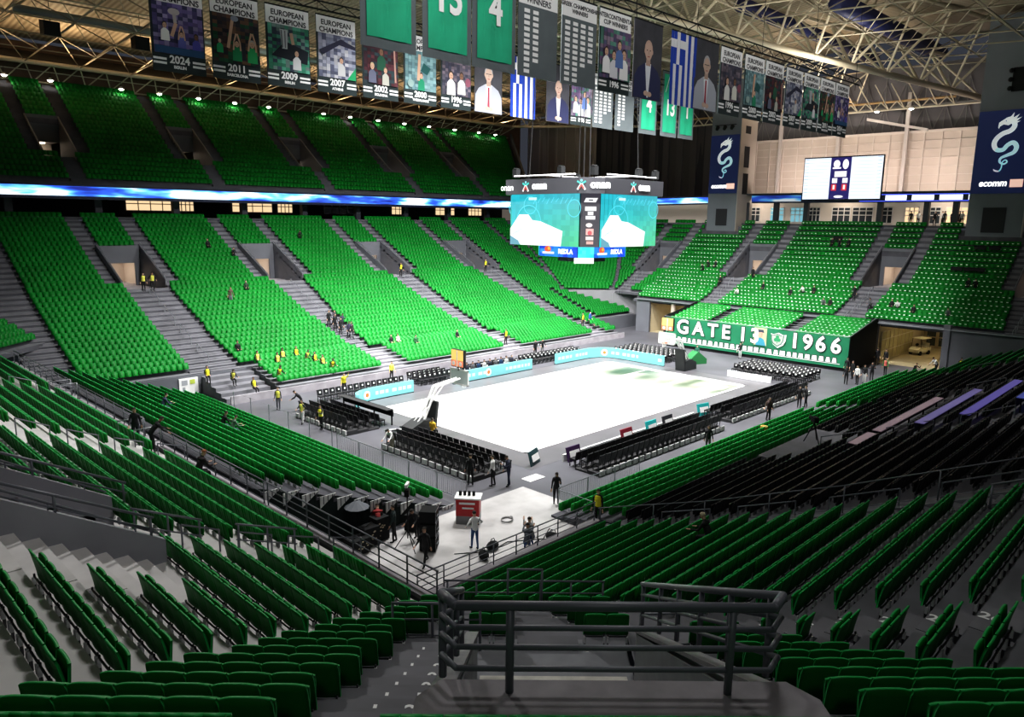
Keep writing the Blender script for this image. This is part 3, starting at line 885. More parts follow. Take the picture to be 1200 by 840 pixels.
mb.build('frame', [FRAMEY], t); MB().box(-5,5,-.06,-.02,.1,3.1).build('pane', [mat('tan_glass',(.45,.40,.22),.2)], t)
tag(MB().tube((34.6,13.3,0),(34.6,13.3,4),.28,12).build('column',[mat('beige_column',(.45,.38,.32),.7)]), 'beige round column standing in the left tunnel mouth', 'column')
# the golf cart in the tunnel
t = thing('golf_cart', 'cream golf cart parked inside the lit tunnel', 'golf cart', (43.4,-12.9,0), math.radians(165))
CRM = mat('cart_body',(.72,.68,.52),.35)
MB().prism([(-1.15,-.55,.28),(1.15,-.55,.28),(1.2,-.55,.62),(.75,-.55,.86),(.45,-.55,.5),(-.3,-.55,.5),(-.35,-.55,.78),(-1.15,-.55,.8)],(0,1.1,0)).build('body',[CRM],t)
MB().box(-1.0,.65,-.6,.6,1.78,1.85).build('roof',[CRM],t)
MB().box(-.85,-.3,-.5,.5,.78,.9).box(-.95,-.83,-.5,.5,.8,1.25).build('seat',[mat('cart_seat',(.35,.33,.27),.6)],t)
mb = MB()
for x,y in ((-.95,-.54),(-.95,.54)): mb.tube((x,y,.7),(x,y,1.8),.025,6)
for y in (-.54,.54): mb.tube((.75,y,.8),(.6,y,1.8),.025,6)
mb.build('roof_posts',[BLACK],t)
for x in (-.75,.8):
    for y in (-.52,.52): MB().tube((x,y-.09,.24),(x,y+.09,.24),.24,14).build('wheel',[BLACK],t)
MB().tube((.35,-.25,.75),(.2,-.25,1.05),.02,6).tube((.17,-.25,1.03),(.22,-.25,1.09),.17,12).build('steering_wheel',[BLACK],t)
# black side panel and front of the far end rows
mb = MB(); mb.prism([(27.05,-11.25,0),(34.2,-11.25,0),(34.2,-11.25,4.6),(33.6,-11.25,4.6),(27.05,-11.25,3.4)],(0,-.08,0))
mb.box(27.05,27.15,-11.2,9.6,0,3.3); mb.prism([(27.05,9.62,0),(34.2,9.62,0),(34.2,9.62,4.6),(27.05,9.62,3.4)],(0,.06,0))
struct(mb.build('stand_skirt',[BLACK]))
mb = MB(); mb.tube((27.1,-11.2,3.42),(33.8,-11.2,4.65),.03,6).tube((27.1,-11.2,3.42),(27.1,9.6,3.42),.03,6)
tag(mb.build('edge_rail',[STEELG]), 'thin rail edging the top of the black side panel and long banner', 'railing')
# black curtain under the open end of the left front block
mb = MB()
N = 46; vs=[]; 
for k in range(N+1):
    x = -22.9-.235*k; y = -10.98-.05*math.sin(k*1.3)-.0*k; zt = max(.05,.02+.345*(-23.0-x))
    vs += [(x,y,0),(x,y,zt)]
mb.add(vs,[(2*k,2*k+2,2*k+3,2*k+1) for k in range(N)])
tag(mb.build('curtain',[mat('dark_green_curtain',(.006,.014,.013),.9)]), 'dark curtain hanging under the open end of the left front rows', 'curtain')

# ---- gallery, LED ribbon and columns behind the lower tier
def led_mat(name, axis, dim=1.0, seed=0.0, scale=.16):
    m = bpy.data.materials.new(name); m.use_nodes = True
    nt = m.node_tree; b = nt.nodes['Principled BSDF']; L = nt.links.new
    tc = nt.nodes.new('ShaderNodeTexCoord'); mp = nt.nodes.new('ShaderNodeMapping')
    mp.inputs['Scale'].default_value = (scale,scale,.9); mp.inputs['Location'].default_value = (seed,seed,0)
    L(tc.outputs['Object'], mp.inputs['Vector'])
    nz = nt.nodes.new('ShaderNodeTexNoise'); nz.inputs['Scale'].default_value = 1.0; nz.inputs['Detail'].default_value = 3; L(mp.outputs['Vector'], nz.inputs['Vector'])
    rp = nt.nodes.new('ShaderNodeValToRGB'); cr = rp.color_ramp
    cr.elements[0].position = .36; cr.elements[0].color = (.01,.02,.22,1)
    cr.elements[1].position = .60; cr.elements[1].color = (.85,.95,1,1)
    e = cr.elements.new(.46); e.color = (.03,.12,.75,1); e = cr.elements.new(.53); e.color = (.15,.55,.95,1)
    L(nz.outputs['Fac'], rp.inputs['Fac'])
    L(rp.outputs['Color'], b.inputs['Emission Color']); b.inputs['Emission Strength'].default_value = 1.5*dim
    b.inputs['Base Color'].default_value = (.01,.01,.02,1)
    return m
NAVY = mat('navy_fascia',(.012,.016,.05),.4)
LED1 = led_mat('led_ribbon_blue','X',1.0,3.1); LED2 = led_mat('led_ribbon_dim','Y',.35,7.7); LED3 = led_mat('led_ribbon_corner','X',1.0,1.2)
t = thing('led_ribbon', 'long blue and white LED ribbon board under the upper tier', 'display', (0,46.7,15.7))
MB().box(-64,44.3,-.1,.9,-.1,1.35).build('fascia',[NAVY],t); MB().box(-64,44.3,-.16,-.1,.2,1.15).build('led_panel',[LED1],t)
A = Vector((44.6,46.6,15.9)); B = Vector((52.2,17.6,16.6)); d = (B-A); d.z = 0
t = thing('led_ribbon', 'pale blue LED ribbon board behind the hanging scoreboard, in the far corner', 'display', A)
nx = Vector((-d.y,d.x,0)).normalized()*.5
if nx.dot(Vector((1,1,0))) < 0: nx = -nx
MB().prism([(0,0,0),B-A,B-A+Vector((0,0,1.2)),(0,0,1.2)], nx).build('fascia',[NAVY],t)
MB().quad(-nx*.05+Vector((0,0,.2)),B-A-nx*.05+Vector((0,0,.2)),B-A-nx*.05+Vector((0,0,1.0)),-nx*.05+Vector((0,0,1.0))).build('led_panel',[LED3],t)
t = thing('led_ribbon', 'dim navy LED ribbon board over the far end windows, left of the wall screen', 'display', (52.6,6,16.7))
MB().box(0,.6,0,7,0,1.2).build('fascia',[NAVY],t); MB().box(-.06,0,0,7,.2,1.0).build('led_panel',[LED2],t)
t = thing('led_ribbon', 'bright LED ribbon board over the far end windows, right of the wall screen', 'display', (52.6,-40,16.7))
MB().box(0,.6,0,46,0,1.2).build('fascia',[NAVY],t)
mb = MB()
for k in range(10): mb.box(-.06,0,33.0-3.0*k,35.4-3.0*k,.25,.85)
mb.build('led_panel',[mat('led_white_blue',(.1,.1,.2),.4,emis=(.75,.8,1),estr=1.6)],t)
MB().box(-.03,0,0,38.5,.12,.2).box(-.03,0,0,38.5,.9,.98).build('led_line',[mat('led_blue_line',(.02,.02,.2),.4,emis=(.1,.15,1),estr=1.2)],t)
mb = MB()
mb.box(-64,46,46.9,57,13.6,13.85); mb.box(-64,46,55.8,56,13.85,17)
mb.box(51.7,60,-45,20,13.7,13.95); mb.prism([(46,47,13.7),(51.7,18,13.7),(60,20,13.7),(60,58,13.7),(46,58,13.7)],(0,0,.2))
mb.box(52.6,60.5,-45,18,17.85,18.0); mb.box(-64,46,46.9,47.8,16.9,17.25)
struct(mb.build('gallery_slab',[CONC]))
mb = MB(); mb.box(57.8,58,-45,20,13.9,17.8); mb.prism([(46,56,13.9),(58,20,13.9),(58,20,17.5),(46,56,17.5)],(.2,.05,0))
struct(mb.build('wall_gallery',[mat('gallery_wall',(.55,.49,.43),.7,emis=(.9,.78,.66),estr=.12)]))  # faint emission brightens the wall surface, it is no lamp
mb = MB(); mb.box(-64,46,55.7,55.78,13.9,17)
struct(mb.build('wall_gallery_dark',[mat('gallery_dark',(.02,.02,.024),.8)]))
# white framed windows along the far end gallery
WF = mat('window_frame',(.75,.73,.70),.5); WP = mat('window_pane',(.05,.06,.07),.15); WPB = mat('window_pane_blue',(.1,.3,.4),.2,emis=(.35,.7,.8),estr=.5); WPW = mat('window_pane_warm',(.4,.3,.2),.2,emis=(.95,.7,.42),estr=.9)
def window(x, y, w, pane, face='x', h=2.0, z=14.2, mull=3):
    o = MB(); p = MB()
    for k in range(mull+1):
        a = -w/2+w*k/mull
        (o.box(-.1,0,a-.05,a+.05,0,h) if face == 'x' else o.box(a-.05,a+.05,-.1,0,0,h))
    for zz in (0,h*.5,h*.78,h):
        (o.box(-.1,0,-w/2,w/2,zz-.05,zz+.05) if face == 'x' else o.box(-w/2,w/2,-.1,0,zz-.05,zz+.05))
    (p.box(-.04,-.01,-w/2,w/2,0,h) if face == 'x' else p.box(-w/2,w/2,-.04,-.01,0,h))
    f = struct(o.build('window_1',[WF],loc=(x,y,z))); q = p.build('pane',[pane],f)
for k, (y, w, pn) in enumerate(((15.2,2.0,WP),(11.6,2.0,WPB),(8.6,2.0,WPB),(6.2,1.5,WP),(2.6,2.4,WP),(-.2,2.6,WP),(-3.0,1.8,WP),(-6.2,1.6,WPW),(-8.6,1.8,WP),(-11.3,2.4,WPW),(-14.2,2.4,WPW),(-18.5,2.2,WP),(-22,2.2,WP))):
    window(57.75, y, w, pn)
for k, (x, w, pn) in enumerate(((-46,3,WPW),(-30.5,5,WP),(-12.3,5.5,WPW),(-8.2,2.0,WPW),(.4,5.5,WPW),(5.0,2.2,WPW),(13.5,5,WP),(24,3,WPW),(33,4,WPW),(39.5,3,WPW))):
    window(x, 55.6, w, pn, 'y', 1.6, 14.6, 4)
# dark columns under the ribbon boards
def col(x, y, z0, z1, w=.55, lab='', m=None):
    o = MB().box(-w/2,w/2,-w/2,w/2,0,z1-z0).build('column',[m or mat('dark_column',(.03,.033,.045),.5)],loc=(x,y,z0)); tag(o, lab, 'column', 'dark columns under the ribbon board')
for k, x in enumerate(range(-36,44,8)): col(x, 49.0, 13.4, 15.7, .7, f'dark square column under the upper tier, {nth(k+1)} from the left')
for k, y in enumerate((14.0,9.6,5.4,-3.9,-9.2,-12.3)): col(53.2, y, 13.6, 16.8, .6, f'dark square column under the far end ribbon board, {nth(k+1)} from the left')
# ---- far end upper wall: cream panels with a grid of rails, grey trussed wall above
mb = MB(); mb.box(60,60.3,-46,17.2,17.9,25.6)
for y in np.arange(-45,17,2.05): mb.box(59.86,60,y-.05,y+.05,17.9,25.6,1)
for z in np.arange(18.2,25.7,1.05): mb.box(59.9,60,-46,17,z-.04,z+.04,1)
mb.box(59.8,60,-46,17.2,25.5,25.8,1)
struct(mb.build('wall_far_end_upper',[CREAM, mat('cream_rail',(.70,.62,.56),.6)]))
mb = MB(); mb.box(61,61.2,-46,18,25.6,34)
for k, y in enumerate(np.arange(-45,17,2.4)):
    mb.tube((60.8,y,25.8),(60.8,y+1.2,29),.06,5,1).tube((60.8,y+1.2,29),(60.8,y+2.4,25.8),.06,5,1).tube((60.8,y+1.2,25.8),(60.8,y+1.2,33),.05,5,1)
    mb.tube((60.8,y,29),(60.8,y+1.2,32),.05,5,1).tube((60.8,y+1.2,32),(60.8,y+2.4,29),.05,5,1)
mb.box(60.7,60.9,-46,17,28.9,29.05,1)
struct(mb.build('wall_far_end_top',[mat('grey_cladding',(.15,.14,.15),.8), mat('grey_bars',(.22,.21,.21),.6)]))
mb = MB()
for y in (12.8,4.6,-4.0,-13.8): mb.box(59.4,59.8,y-.22,y+.22,17.9,30.5)
mb.prism([(59.3,1.0,27.4),(59.3,-6.5,25.6),(59.3,-6.5,25.9),(59.3,1.0,27.75)],(.3,0,0))
struct(mb.build('wall_posts',[mat('white_steel',(.62,.56,.53),.5)]))
# dark vertical cladding in the far right corner, beige part on the left
def clad(name, c1, c2, sc):
    m = bpy.data.materials.new(name); m.use_nodes = True
    nt = m.node_tree; b = nt.nodes['Principled BSDF']; L = nt.links.new
    tc = nt.nodes.new('ShaderNodeTexCoord'); mp = nt.nodes.new('ShaderNodeMapping'); mp.inputs['Scale'].default_value = (sc,sc,.02); L(tc.outputs['Object'], mp.inputs['Vector'])
    nz = nt.nodes.new('ShaderNodeTexNoise'); nz.inputs['Scale'].default_value = 1; nz.inputs['Detail'].default_value = 2; L(mp.outputs['Vector'], nz.inputs['Vector'])
    rp = nt.nodes.new('ShaderNodeValToRGB'); rp.color_ramp.interpolation = 'CONSTANT'
    rp.color_ramp.elements[0].color = (*c1,1); rp.color_ramp.elements[1].color = (*c2,1); rp.color_ramp.elements[1].position = .52
    L(nz.outputs['Fac'], rp.inputs['Fac']); L(rp.outputs['Color'], b.inputs['Base Color']); b.inputs['Roughness'].default_value = .8
    return m
mb = MB(); mb.prism([(63,17,13.9),(63,49,13.9),(63,49,33),(63,17,33)],(.3,0,0))
for k, y in enumerate(np.arange(18,49,2.6)): mb.box(62.75,63,y,y+1.1,13.9,33,1)
struct(mb.build('wall_far_corner_upper',[clad('dark_cladding',(.035,.035,.045),(.075,.07,.075),.4), mat('cladding_rib',(.085,.08,.085),.8)]))
mb = MB(); mb.prism([(63,49,13.9),(63,66,13.9),(63,66,33),(63,49,33)],(.3,0,0))
for y in np.arange(49.5,66,2.2): mb.box(62.8,63,y,y+.18,13.9,33,1)
struct(mb.build('wall_far_corner_beige',[clad('beige_cladding',(.36,.30,.26),(.46,.40,.36),.5), mat('beige_rib',(.5,.44,.4),.8)]))
mb = MB(); mb.box(-64,58,63.2,63.5,17,33); 
struct(mb.build('wall_behind_upper_tier',[mat('brown_wall',(.16,.10,.07),.8,noise=.2,nscale=.3)]))
# ------------------------------------------------------------------ flat pictures made of coloured shapes
class Pic:
    def __init__(s, w, h): s.w, s.h, s.L = w, h, []
    def poly(s, pts, col): s.L.append(([(x,y) for x,y in pts], col)); return s
    def rect(s, x0,y0,x1,y1, col): return s.poly([(x0,y0),(x1,y0),(x1,y1),(x0,y1)], col)
    def ell(s, cx,cy,rx,ry, col, n=14): return s.poly([(cx+rx*math.cos(2*math.pi*k/n), cy+ry*math.sin(2*math.pi*k/n)) for k in range(n)], col)
    def line(s, pts, w, col):
        for (a,b),(c,d) in zip(pts[:-1],pts[1:]):
            L = math.hypot(c-a,d-b) or 1; nx, ny = -(d-b)/L*w/2, (c-a)/L*w/2
            s.poly([(a+nx,b+ny),(a-nx,b-ny),(c-nx,d-ny),(c+nx,d+ny)], col)
        return s
    def cells(s, x0,y0,x1,y1, nx, ny, cols, jit=.15, grad=None):
        for i in range(nx):
            for j in range(ny):
                c = cols[int(rng.integers(len(cols)))] if grad is None else grad((i+.5)/nx,(j+.5)/ny)
                f = 1+rng.uniform(-jit,jit)
                s.rect(x0+(x1-x0)*i/nx, y0+(y1-y0)*j/ny, x0+(x1-x0)*(i+1)/nx, y0+(y1-y0)*(j+1)/ny, tuple(max(0,min(1,q*f)) for q in c))
        return s
    def build(s, name, M, material, parent=None, step=.0015):
        mb = MB()
        for k, (pts, col) in enumerate(s.L):
            A = 0
            for i in range(len(pts)): x1,y1 = pts[i]; x2,y2 = pts[(i+1) % len(pts)]; A += x1*y2-x2*y1
            if A < 0: pts = pts[::-1]
            mb.poly([M @ Vector((x,y,step*min(k,40)+.0004*k)) for x,y in pts], 0, col)
        return mb.build(name, [material], parent)

def man(p, cx, y0, s, suit, shirt, tie, skin, hair, glasses=False):
    """head and shoulders; s = height of the figure"""
    p.poly([(cx-.42*s,y0),(cx-.40*s,y0+.36*s),(cx-.30*s,y0+.50*s),(cx-.10*s,y0+.60*s),(cx+.10*s,y0+.60*s),(cx+.30*s,y0+.50*s),(cx+.40*s,y0+.36*s),(cx+.42*s,y0)], suit)
    p.poly([(cx-.09*s,y0+.60*s),(cx-.015*s,y0+.02*s),(cx+.03*s,y0+.02*s),(cx+.09*s,y0+.60*s)], shirt)
    if tie: p.poly([(cx-.025*s,y0+.54*s),(cx+.025*s,y0+.54*s),(cx+.035*s,y0+.1*s),(cx,y0+.04*s),(cx-.035*s,y0+.1*s)], tie)
    p.poly([(cx-.07*s,y0+.56*s),(cx+.07*s,y0+.56*s),(cx+.06*s,y0+.70*s),(cx-.06*s,y0+.70*s)], tuple(c*.8 for c in skin))
    p.ell(cx, y0+.83*s, .125*s, .165*s, hair); p.ell(cx, y0+.80*s, .11*s, .15*s, skin)
    for q in (-1,1): p.ell(cx+q*.045*s, y0+.82*s, .018*s, .010*s, (.05,.04,.04)); p.ell(cx+q*.115*s, y0+.80*s, .018*s, .04*s, skin)
    p.poly([(cx-.015*s,y0+.81*s),(cx+.015*s,y0+.81*s),(cx+.022*s,y0+.755*s),(cx-.022*s,y0+.755*s)], tuple(c*.85 for c in skin))
    p.ell(cx, y0+.715*s, .04*s, .010*s, (.40,.14,.12))
    if glasses: p.line([(cx-.09*s,y0+.82*s),(cx+.09*s,y0+.82*s)], .012*s, (.1,.1,.1))
    p.ell(cx-.05*s, y0+.09*s, .07*s,.045*s, skin); p.ell(cx+.06*s, y0+.08*s, .07*s,.045*s, skin)
def player(p, cx, y0, s, jersey, skin, hair, arms=0):
    p.poly([(cx-.22*s,y0),(cx-.2*s,y0+.45*s),(cx-.07*s,y0+.58*s),(cx+.07*s,y0+.58*s),(cx+.2*s,y0+.45*s),(cx+.22*s,y0)], jersey)
    if arms:
        p.line([(cx-.17*s,y0+.45*s),(cx-.12*s,y0+.8*s),(cx-.02*s,y0+1.15*s)], .075*s, skin); p.line([(cx+.17*s,y0+.45*s),(cx+.14*s,y0+.8*s),(cx+.03*s,y0+1.15*s)], .075*s, skin)
    p.ell(cx,y0+.75*s,.115*s,.15*s,hair); p.ell(cx,y0+.71*s,.10*s,.13*s,skin)
    for q in (-1,1): p.ell(cx+q*.04*s,y0+.73*s,.016*s,.012*s,(.05,.04,.03))
    p.ell(cx,y0+.65*s,.035*s,.012*s,(.3,.1,.1))
SK1, SK2 = (.62,.40,.29), (.20,.11,.07); HB = (.05,.035,.03); GRH = (.45,.43,.42); GRN = (.02,.36,.14); WHT = (.85,.85,.85)
DK = (.012,.022,.024)
TXD = mat('print_black',(.02,.02,.025),.7); TXW = mat('print_white',(.78,.78,.78),.7)
CLOTHN = mat('banner_cloth',(.018,.030,.032),.85); CLOTHG = mat('banner_grey',(.11,.13,.14),.85,noise=.1,nscale=1.0); CLOTHGR = mat('banner_green',(.015,.36,.20),.8,noise=.12,nscale=.8)
BW, BH = 2.95, 4.45
PICB = attr_mat('banner_print', 0.0, .9)
_nt = PICB.node_tree; _g = _nt.nodes.new('ShaderNodeMix'); _g.data_type = 'RGBA'; _g.blend_type = 'MULTIPLY'; _g.inputs['Factor'].default_value = 1.0; _g.inputs['B'].default_value = (.85,.85,.85,1)
_nt.links.new(next(n for n in _nt.nodes if n.type == 'ATTRIBUTE').outputs['Color'], _g.inputs['A']); _nt.links.new(_g.outputs['Result'], _nt.nodes['Principled BSDF'].inputs['Base Color'])
def champ_photo(p, year, x0, y0, x1, y1):
    w, h = x1-x0, y1-y0
    pal = {'2024':[(.10,.08,.22),(.18,.14,.34),(.05,.05,.12),(.3,.26,.45)], '2011':[(.03,.03,.04),(.08,.05,.05),(.02,.10,.05),(.15,.08,.05)],
           '2009':[(.05,.25,.16),(.10,.35,.25),(.06,.08,.12),(.2,.3,.28)], '2007':[(.25,.27,.36),(.12,.13,.2),(.35,.36,.45),(.5,.5,.55)],
           '2002':[(.05,.02,.03),(.10,.03,.04),(.03,.05,.06)], '2000':[(.16,.28,.30),(.12,.22,.25),(.22,.36,.38)], '1996':[(.10,.09,.12),(.16,.13,.16),(.05,.05,.08)]}[year]
    p.cells(x0,y0,x1,y1,10,13,pal,.3)
    if year == '2024':
        p.ell(x0+.42*w,y0+.84*h,.12*w,.07*h,(.55,.5,.5)); p.line([(x0+.42*w,y0+.8*h),(x0+.44*w,y0+.62*h)],.07*w,(.5,.45,.45))
        player(p,x0+.22*w,y0+.25*h,.42*h,WHT,SK1,HB); p.line([(x0+.35*w,y0+.35*h),(x0+.45*w,y0+.62*h)],.07*w,SK1)
        player(p,x0+.55*w,y0+.12*h,.40*h,(.12,.13,.4),SK1,HB,1); player(p,x0+.85*w,y0+.1*h,.42*h,(.10,.10,.45),SK2,HB)
        p.rect(x0,y0,x1,y0+.14*h,(.03,.10,.22))
    elif year == '2011':
        player(p,x0+.12*w,y0+.18*h,.34*h,GRN,SK1,HB); player(p,x0+.5*w,y0+.05*h,.5*h,(.02,.30,.12),SK1,HB,1); player(p,x0+.85*w,y0+.05*h,.55*h,(.03,.42,.14),SK1,GRH,1)
        p.line([(x0+.3*w,y0+.3*h),(x0+.42*w,y0+.9*h)],.07*w,SK1); p.ell(x0+.47*w,y0+.93*h,.09*w,.06*h,(.3,.34,.42))
    elif year == '2009':
        p.poly([(x0+.05*w,y0+.30*h),(x0+.40*w,y0+.65*h),(x0+.98*w,y0+.5*h),(x0+.95*w,y0+.2*h)],(.015,.02,.03)); p.poly([(x0+.32*w,y0+.48*h),(x0+.27*w,y0+.9*h),(x0+.47*w,y0+.9*h),(x0+.45*w,y0+.48*h)],(.55,.58,.6))
        p.line([(x0+.33*w,y0+.5*h),(x0+.31*w,y0+.88*h)],.03*w,(.15,.16,.18)); p.line([(x0+.40*w,y0+.5*h),(x0+.40*w,y0+.88*h)],.03*w,(.2,.2,.22))
        player(p,x0+.68*w,y0+.05*h,.5*h,(.75,.75,.78),SK1,HB); p.line([(x0+.6*w,y0+.6*h),(x0+.55*w,y0+.85*h)],.08*w,SK1)
    elif year == '2007':
        p.poly([(x0,y0+.6*h),(x0+.6*w,y0+.92*h),(x1,y0+.8*h),(x1,y0+.72*h),(x0+.55*w,y0+.78*h),(x0+.1*w,y0+.5*h)],(.03,.03,.06)); player(p,x0+.6*w,y0+.06*h,.5*h,(.6,.6,.62),SK1,HB); p.poly([(x0+.75*w,y0),(x1,y0),(x1,y0+.3*h)],GRN)
    elif year == '2002':
        player(p,x0+.5*w,y0+.35*h,.62*h,(.02,.10,.06),SK2,HB); player(p,x0+.22*w,y0+.02*h,.55*h,(.14,.15,.22),SK1,(.55,.42,.25)); player(p,x0+.62*w,y0,.5*h,(.5,.5,.45),SK1,(.2,.14,.1)); p.line([(x0+.93*w,y0+.1*h),(x0+.9*w,y0+.9*h)],.05*w,(.5,.3,.25))
    elif year == '2000':
        player(p,x0+.5*w,y0,.52*h,(.02,.26,.14),SK1,HB); p.line([(x0+.4*w,y0+.25*h),(x0+.45*w,y0+.92*h)],.09*w,SK1); p.poly([(x0+.48*w,y0+.5*h),(x0+.70*w,y0+.42*h),(x0+.82*w,y0+.6*h),(x0+.58*w,y0+.72*h)],(.02,.10,.10)); p.ell(x0+.15*w,y0+.15*h,.1*w,.1*h,(.3,.42,.4))
    else:
        player(p,x0+.28*w,y0,.72*h,(.72,.72,.70),SK1,HB); player(p,x0+.66*w,y0+.05*h,.68*h,(.65,.65,.6),SK2,HB); p.ell(x0+.9*w,y0+.4*h,.1*w,.12*h,(.25,.08,.12))
WHAT = {'2024':'purple crowd and raised cup','2011':'green shirts with raised arms','2009':'silver trophy held over dark jackets','2007':'grey crowd under a dark beam','2002':'three faces on near-black','2000':'one arm raising a dark box','1996':'two pale-shirted players'}
CITY = {'2024':'BERLIN','2011':'BARCELONA','2009':'BERLIN','2007':'ATHENS','2002':'BOLOGNA','2000':'THESSALONIKI','1996':'PARIS'}
def banner(kind, cx, y, z0, row, h=None, w=BW):
    h = h or BH; rowtxt = 'near row' if row == 'A' else 'back row'
    side = 'row in front of the scoreboard' if row == 'A' else 'row behind, over the far stand'
    M = frame((0,0,0), (1,0,0), (0,0,1))
    x0, x1 = -w/2, w/2
    if kind.isdigit() and len(kind) == 4:
        t = thing('hanging_banner', f'hanging photo banner dated {kind}, {WHAT[kind]}, {rowtxt}', 'banner', (cx,y,z0))
        MB().box(x0,x1,.0,.03,0,h).build('cloth',[CLOTHN],t)
        p = Pic(w,h); champ_photo(p, kind, x0+.12, .95, x1-.12, h-1.1); p.build('photograph', Matrix.Translation((0,-.006,0)) @ M, PICB, t)
        MB().box(x0+.02,x1-.02,-.012,-.004,h-1.08,h-.06).build('heading_panel',[TXW],t)
        text('heading','EUROPEAN\nCHAMPIONS',.44,TXD,frame((0,-.02,h-.66),(1,0,0),(0,0,1)),t,bold=.01,sx=1.0)
        text('year',kind,.56,TXW,frame((0,-.016,.66),(1,0,0),(0,0,1)),t,bold=.018)
        text('city',CITY[kind],.22,TXW,frame((0,-.016,.28),(1,0,0),(0,0,1)),t,bold=.01)
        for q in (-1,1):
            mb = MB()
            mb.box(min(q*.72,q*1.44),max(q*.72,q*1.44),-.012,-.002,.60,.72)
            mb.build('stripe',[TXW],t); MB().box(min(q*.72,q*1.44),max(q*.72,q*1.44),-.012,-.002,.38,.50).build('stripe',[TXW],t)
    elif kind in ('1','13','4'):
        t = thing('hanging_banner', f'green hanging jersey banner with the white number {dict(zip(("1","13","4"),("one","thirteen","four")))[kind]}, {rowtxt}', 'banner', (cx,y,z0))
        mb = MB(); n = 14; hh = h+1.6
        vs = []
        for k in range(n+1):
            x = x0+w*k/n; vs += [(x,.02+.03*math.sin(k*.9+len(kind)),0),(x,.02,hh)]
        mb.add(vs,[(2*k,2*k+2,2*k+3,2*k+1) for k in range(n)]).build('cloth',[CLOTHG],t)
        m2 = MB(); vs = []
        for k in range(n+1):
            x = x0+.3+(w-.6)*k/n; vs += [(x,-.03+.03*math.sin(k*.9+len(kind)),.42),(x,-.03,hh-.3)]
        m2.add(vs,[(2*k,2*k+2,2*k+3,2*k+1) for k in range(n)]).build('jersey_panel',[CLOTHGR],t)
        text('number',kind,2.1,TXW,frame((0,-.075,2.75),(1,0,0),(0,0,1)),t,bold=.06,sx=.85)
        for q in (-1,1):
            MB().tube((q*.35,-.075,hh-.5),(q*.95,-.075,4.25),.035,5).build('neck_line',[TXW],t)
    elif kind in ('cup','greek'):
        ttl = {'cup':'GREEK CUP\nWINNERS','greek':'GREEK CHAMPIONSHIP\nWINNERS'}[kind]
        t = thing('hanging_banner', f'grey hanging banner listing {"cup" if kind == "cup" else "championship"} wins in {"two" if kind == "cup" else "four"} columns of white tags, {rowtxt}', 'banner', (cx,y,z0))
        MB().box(x0,x1,0,.03,0,h).build('cloth',[CLOTHG],t)
        MB().box(x0+.02,x1-.02,-.012,-.004,h-1.0,h-.06).build('heading_panel',[TXW],t)
        text('heading',ttl,.42 if kind == 'cup' else .30,TXD,frame((0,-.02,h-.55),(1,0,0),(0,0,1)),t,bold=.008)
        cols = (-.85,-.2) if kind == 'cup' else (-1.0,-.35,.3,.95)
        mb = MB()
        for ci, c in enumerate(cols):
            for k in range(11 if ci < 2 or kind == 'cup' and ci == 0 else 10-ci):
                if kind == 'cup' and ci == 1 and k > 8: continue
                mb.box(c-.2,c+.2,-.014,-.002,h-1.38-.29*k,h-1.2-.29*k)
        o = mb.build('year_tags',[TXW],t); o['kind'] = 'stuff'
    elif kind == 'inter':
        t = thing('hanging_banner', f'hanging team photo banner with a two-line intercontinental cup heading, {rowtxt}', 'banner', (cx,y,z0))
        MB().box(x0,x1,0,.03,0,h).build('cloth',[CLOTHN],t)
        MB().box(x0+.02,x1-.02,-.012,-.004,h-1.0,h-.06).build('heading_panel',[TXW],t)
        text('heading','INTERCONTINENTAL\nCUP WINNERS',.34,TXD,frame((0,-.02,h-.55),(1,0,0),(0,0,1)),t,bold=.008)
        p = Pic(w,h); p.cells(x0+.1,.75,x1-.1,h-1.02,10,12,[(.16,.10,.2),(.10,.10,.18),(.28,.22,.3),(.1,.25,.2)],.3)
        for c, yy, s_, j in ((-.9,1.0,1.6,WHT),(-.2,.8,1.7,(.7,.7,.75)),(.75,.8,1.9,WHT),(.3,1.4,1.7,(.12,.2,.45))): player(p,c,yy,s_,j,SK1,HB)
        p.build('photograph', Matrix.Translation((0,-.006,0)) @ M, PICB, t)
        text('year','1996',.46,TXW,frame((0,-.018,.45),(1,0,0),(0,0,1)),t,bold=.018)
        for q in (-1,1):
            for zz in (.30,.50): MB().box(min(q*.7,q*1.4),max(q*.7,q*1.4),-.012,-.002,zz,zz+.1).build('stripe',[TXW],t)
    elif kind in ('man','man2'):
        t = thing('hanging_banner', f'{"dark portrait banner, bald person in a navy suit" if kind == "man" else "dark portrait banner, grey-haired person in pale suit and red tie"}, {rowtxt}', 'banner', (cx,y,z0))
        MB().box(x0,x1,0,.03,0,h).build('cloth',[mat('banner_charcoal',(.05,.05,.06),.85,noise=.2,nscale=1)],t)
        p = Pic(w,h)
        if kind == 'man': man(p,.05,.05,3.4,(.03,.035,.10),(.72,.75,.8),None,(.60,.42,.34),(.55,.38,.31))
        else: man(p,.0,.05,3.5,(.42,.44,.50),(.75,.78,.82),(.35,.05,.08),(.58,.42,.34),(.42,.42,.44),True)
        p.build('portrait', Matrix.Translation((0,-.006,0)) @ M, PICB, t)
    else:
        t = thing('hanging_flag', f'blue and white striped national flag hanging vertically, {rowtxt}', 'flag', (cx,y,z0))
        mb = MB(); n = 18; BL, WH_ = (.015,.06,.42), (.8,.8,.82)
